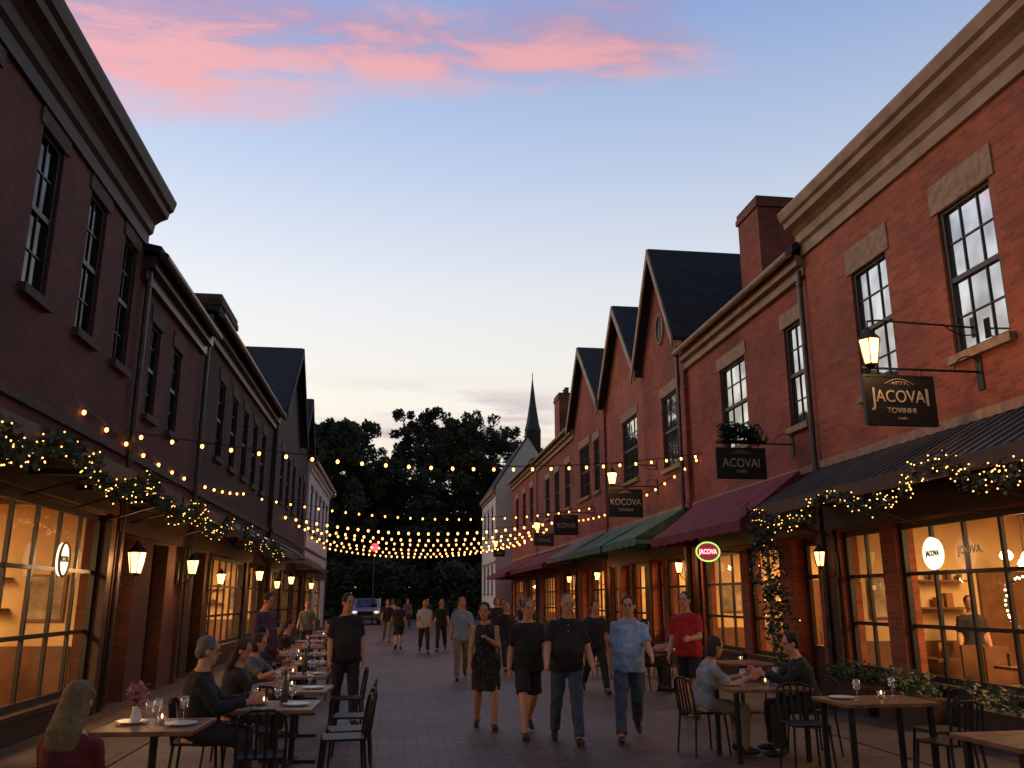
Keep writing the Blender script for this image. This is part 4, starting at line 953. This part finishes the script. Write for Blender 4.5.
person(-2.05,13.6,-90,'man in dark shirt seated at table',SIT,'dark',('long','dark'),hair='dark',H=1.68,sleeve='long',near=False)
person(-2.2,16.4,-90,'person in dark red top seated at table',SIT,'dred',('long','dark'),hair='dark',H=1.66,near=False)
person(-2.2,18.3,-90,'person in dark top seated at table',SIT,'dark',('long','dark'),hair='brown',H=1.66,near=False)
person(-1.2,18.3,90,'person in grey top seated at table',SIT,'grey',('long','dark'),hair='brown',H=1.66,near=False)
person(-1.78,5.38,-12,'blond woman in red top seated at table',PP(SIT,lean=3,armL=(18,5,60,.3),armR=(18,5,60,.3)),'dred',('long','dark'),hair='blond',hairlen='long',H=1.60,fem=True,sleeve='long')
person(3.52,9.95,-95,'person in grey shirt seated at cafe table',PP(SIT,lean=14,head=(0,14)),'lgrey',('long','khaki'),hair='brown',hairlen='bob',H=1.66,fem=True)
person(4.72,9.75,80,'man in black seated at cafe table leaning forward',PP(SIT,lean=16,head=(10,10)),'black',('long','dark'),hair='dark',H=1.72,sleeve='long')
person(4.65,16.5,-90,'person in dark top seated at cafe table',SIT,'navy',('long','dark'),hair='brown',H=1.7,near=False)
far=[(.14,30.3,'dark','dark',5,1.7),(.95,28.6,'white','dark',180,1.72),(1.55,29.6,'black','black',175,1.74),(2.4,33,'grey','jeans',0,1.7),(3.1,27,'dark','dark',180,1.8),(3.6,24,'navy','dark',0,1.75),(2.9,38,'dred','dark',180,1.7),(-.3,36,'dark','khaki',180,1.72),(-.1,43,'white','dark',0,1.7),(1.6,44,'dark','jeans',180,1.75),(4.3,30,'dred','dark',90,1.72),(-2.6,27,'grey','dark',180,1.7),(4.4,36,'dark','dark',180,1.72),(.7,50,'grey','dark',180,1.75),(2.7,21.5,'dark','black',190,1.68)]
for i,(x,y,a,b,yw,h) in enumerate(far):
    person(x,y,yw,'person in %s top and %s trousers walking'%({'white':'white','red':'red','dred':'dark red','grey':'grey'}.get(a,'dark'),{'khaki':'khaki'}.get(b,'dark')),W1 if i%2 else W2,a,('shorts' if i%3==0 else 'long',b),hair=['dark','brown','blond'][i%3],hairlen='short' if i%2 else 'bob',H=h,near=False)
for x,y,yw,tp in [(-5.9,12.9,60,'khaki'),(-6.6,11.6,120,'dark'),(-5.6,9.3,0,'dred'),(9.6,11.7,100,'dark'),(9.3,13.3,160,'dark'),(-5.8,24.5,90,'dark')]:
    person(x,y,yw,'person in %s top standing inside the shop'%('khaki' if tp=='khaki' else 'dark'),ST,tp,('long','dark'),hair='dark',H=1.72,near=False,z=.03)

# ------------------------------------------------------------------ car
c=thing('parked_car',(-1.9,60.5,0),'silver sport utility car facing down the street','car')
q=MB(); prof=[(-2.2,.35),(-2.25,.75),(-2.1,.98),(-1.1,1.08),(-.45,1.62),(1.5,1.68),(2.15,1.1),(2.25,.6),(2.2,.35)]
q.prism_x(prof,-.92,.92); o=obj('car_body',q.mesh('car_body',[M_silver]),c); b=o.modifiers.new('b','BEVEL'); b.width=.09;b.segments=3
q=MB(); q.poly([(-.72,-1.06,1.13),(.72,-1.06,1.13),(.62,-.5,1.6),(-.62,-.5,1.6)]); q.v=[(a,b_-.02,c_+.02) for a,b_,c_ in q.v]; obj('windscreen',q.mesh('windscreen',[M_glL]),c)
q=MB(); q.box(-.5,.5,-2.3,-2.22,.6,.85); obj('grille',q.mesh('grille',[M_rub]),c)
M_head=emis('headlight_glass',(1,.95,.85),.8)
for s in (-1,1):
    q=MB(); q.ell((s*.7,-2.2,.8),(.17,.08,.09)); obj('headlight',q.mesh('headlight',[M_head]),c)
    for yy in (-1.4,1.4): q=MB(); q.tube((s*.72,yy,.34),(s*.94,yy,.34),.34,.34,18); obj('wheel',q.mesh('wheel',[M_rub]),c)

for m_ in masters:
    for chd in list(m_.children_recursive): bpy.data.objects.remove(chd)
    bpy.data.objects.remove(m_)

# ------------------------------------------------------------------ camera
cd=bpy.data.cameras.new('camera'); cam=bpy.data.objects.new('camera',cd); COL.objects.link(cam)
cam.location=(0,0,1.7); cam.rotation_euler=(rad(90+14.08),0,rad(-7.55)); cd.lens=30; cd.sensor_width=36; cd.clip_end=2000; cd.clip_start=.05
sc.camera=cam
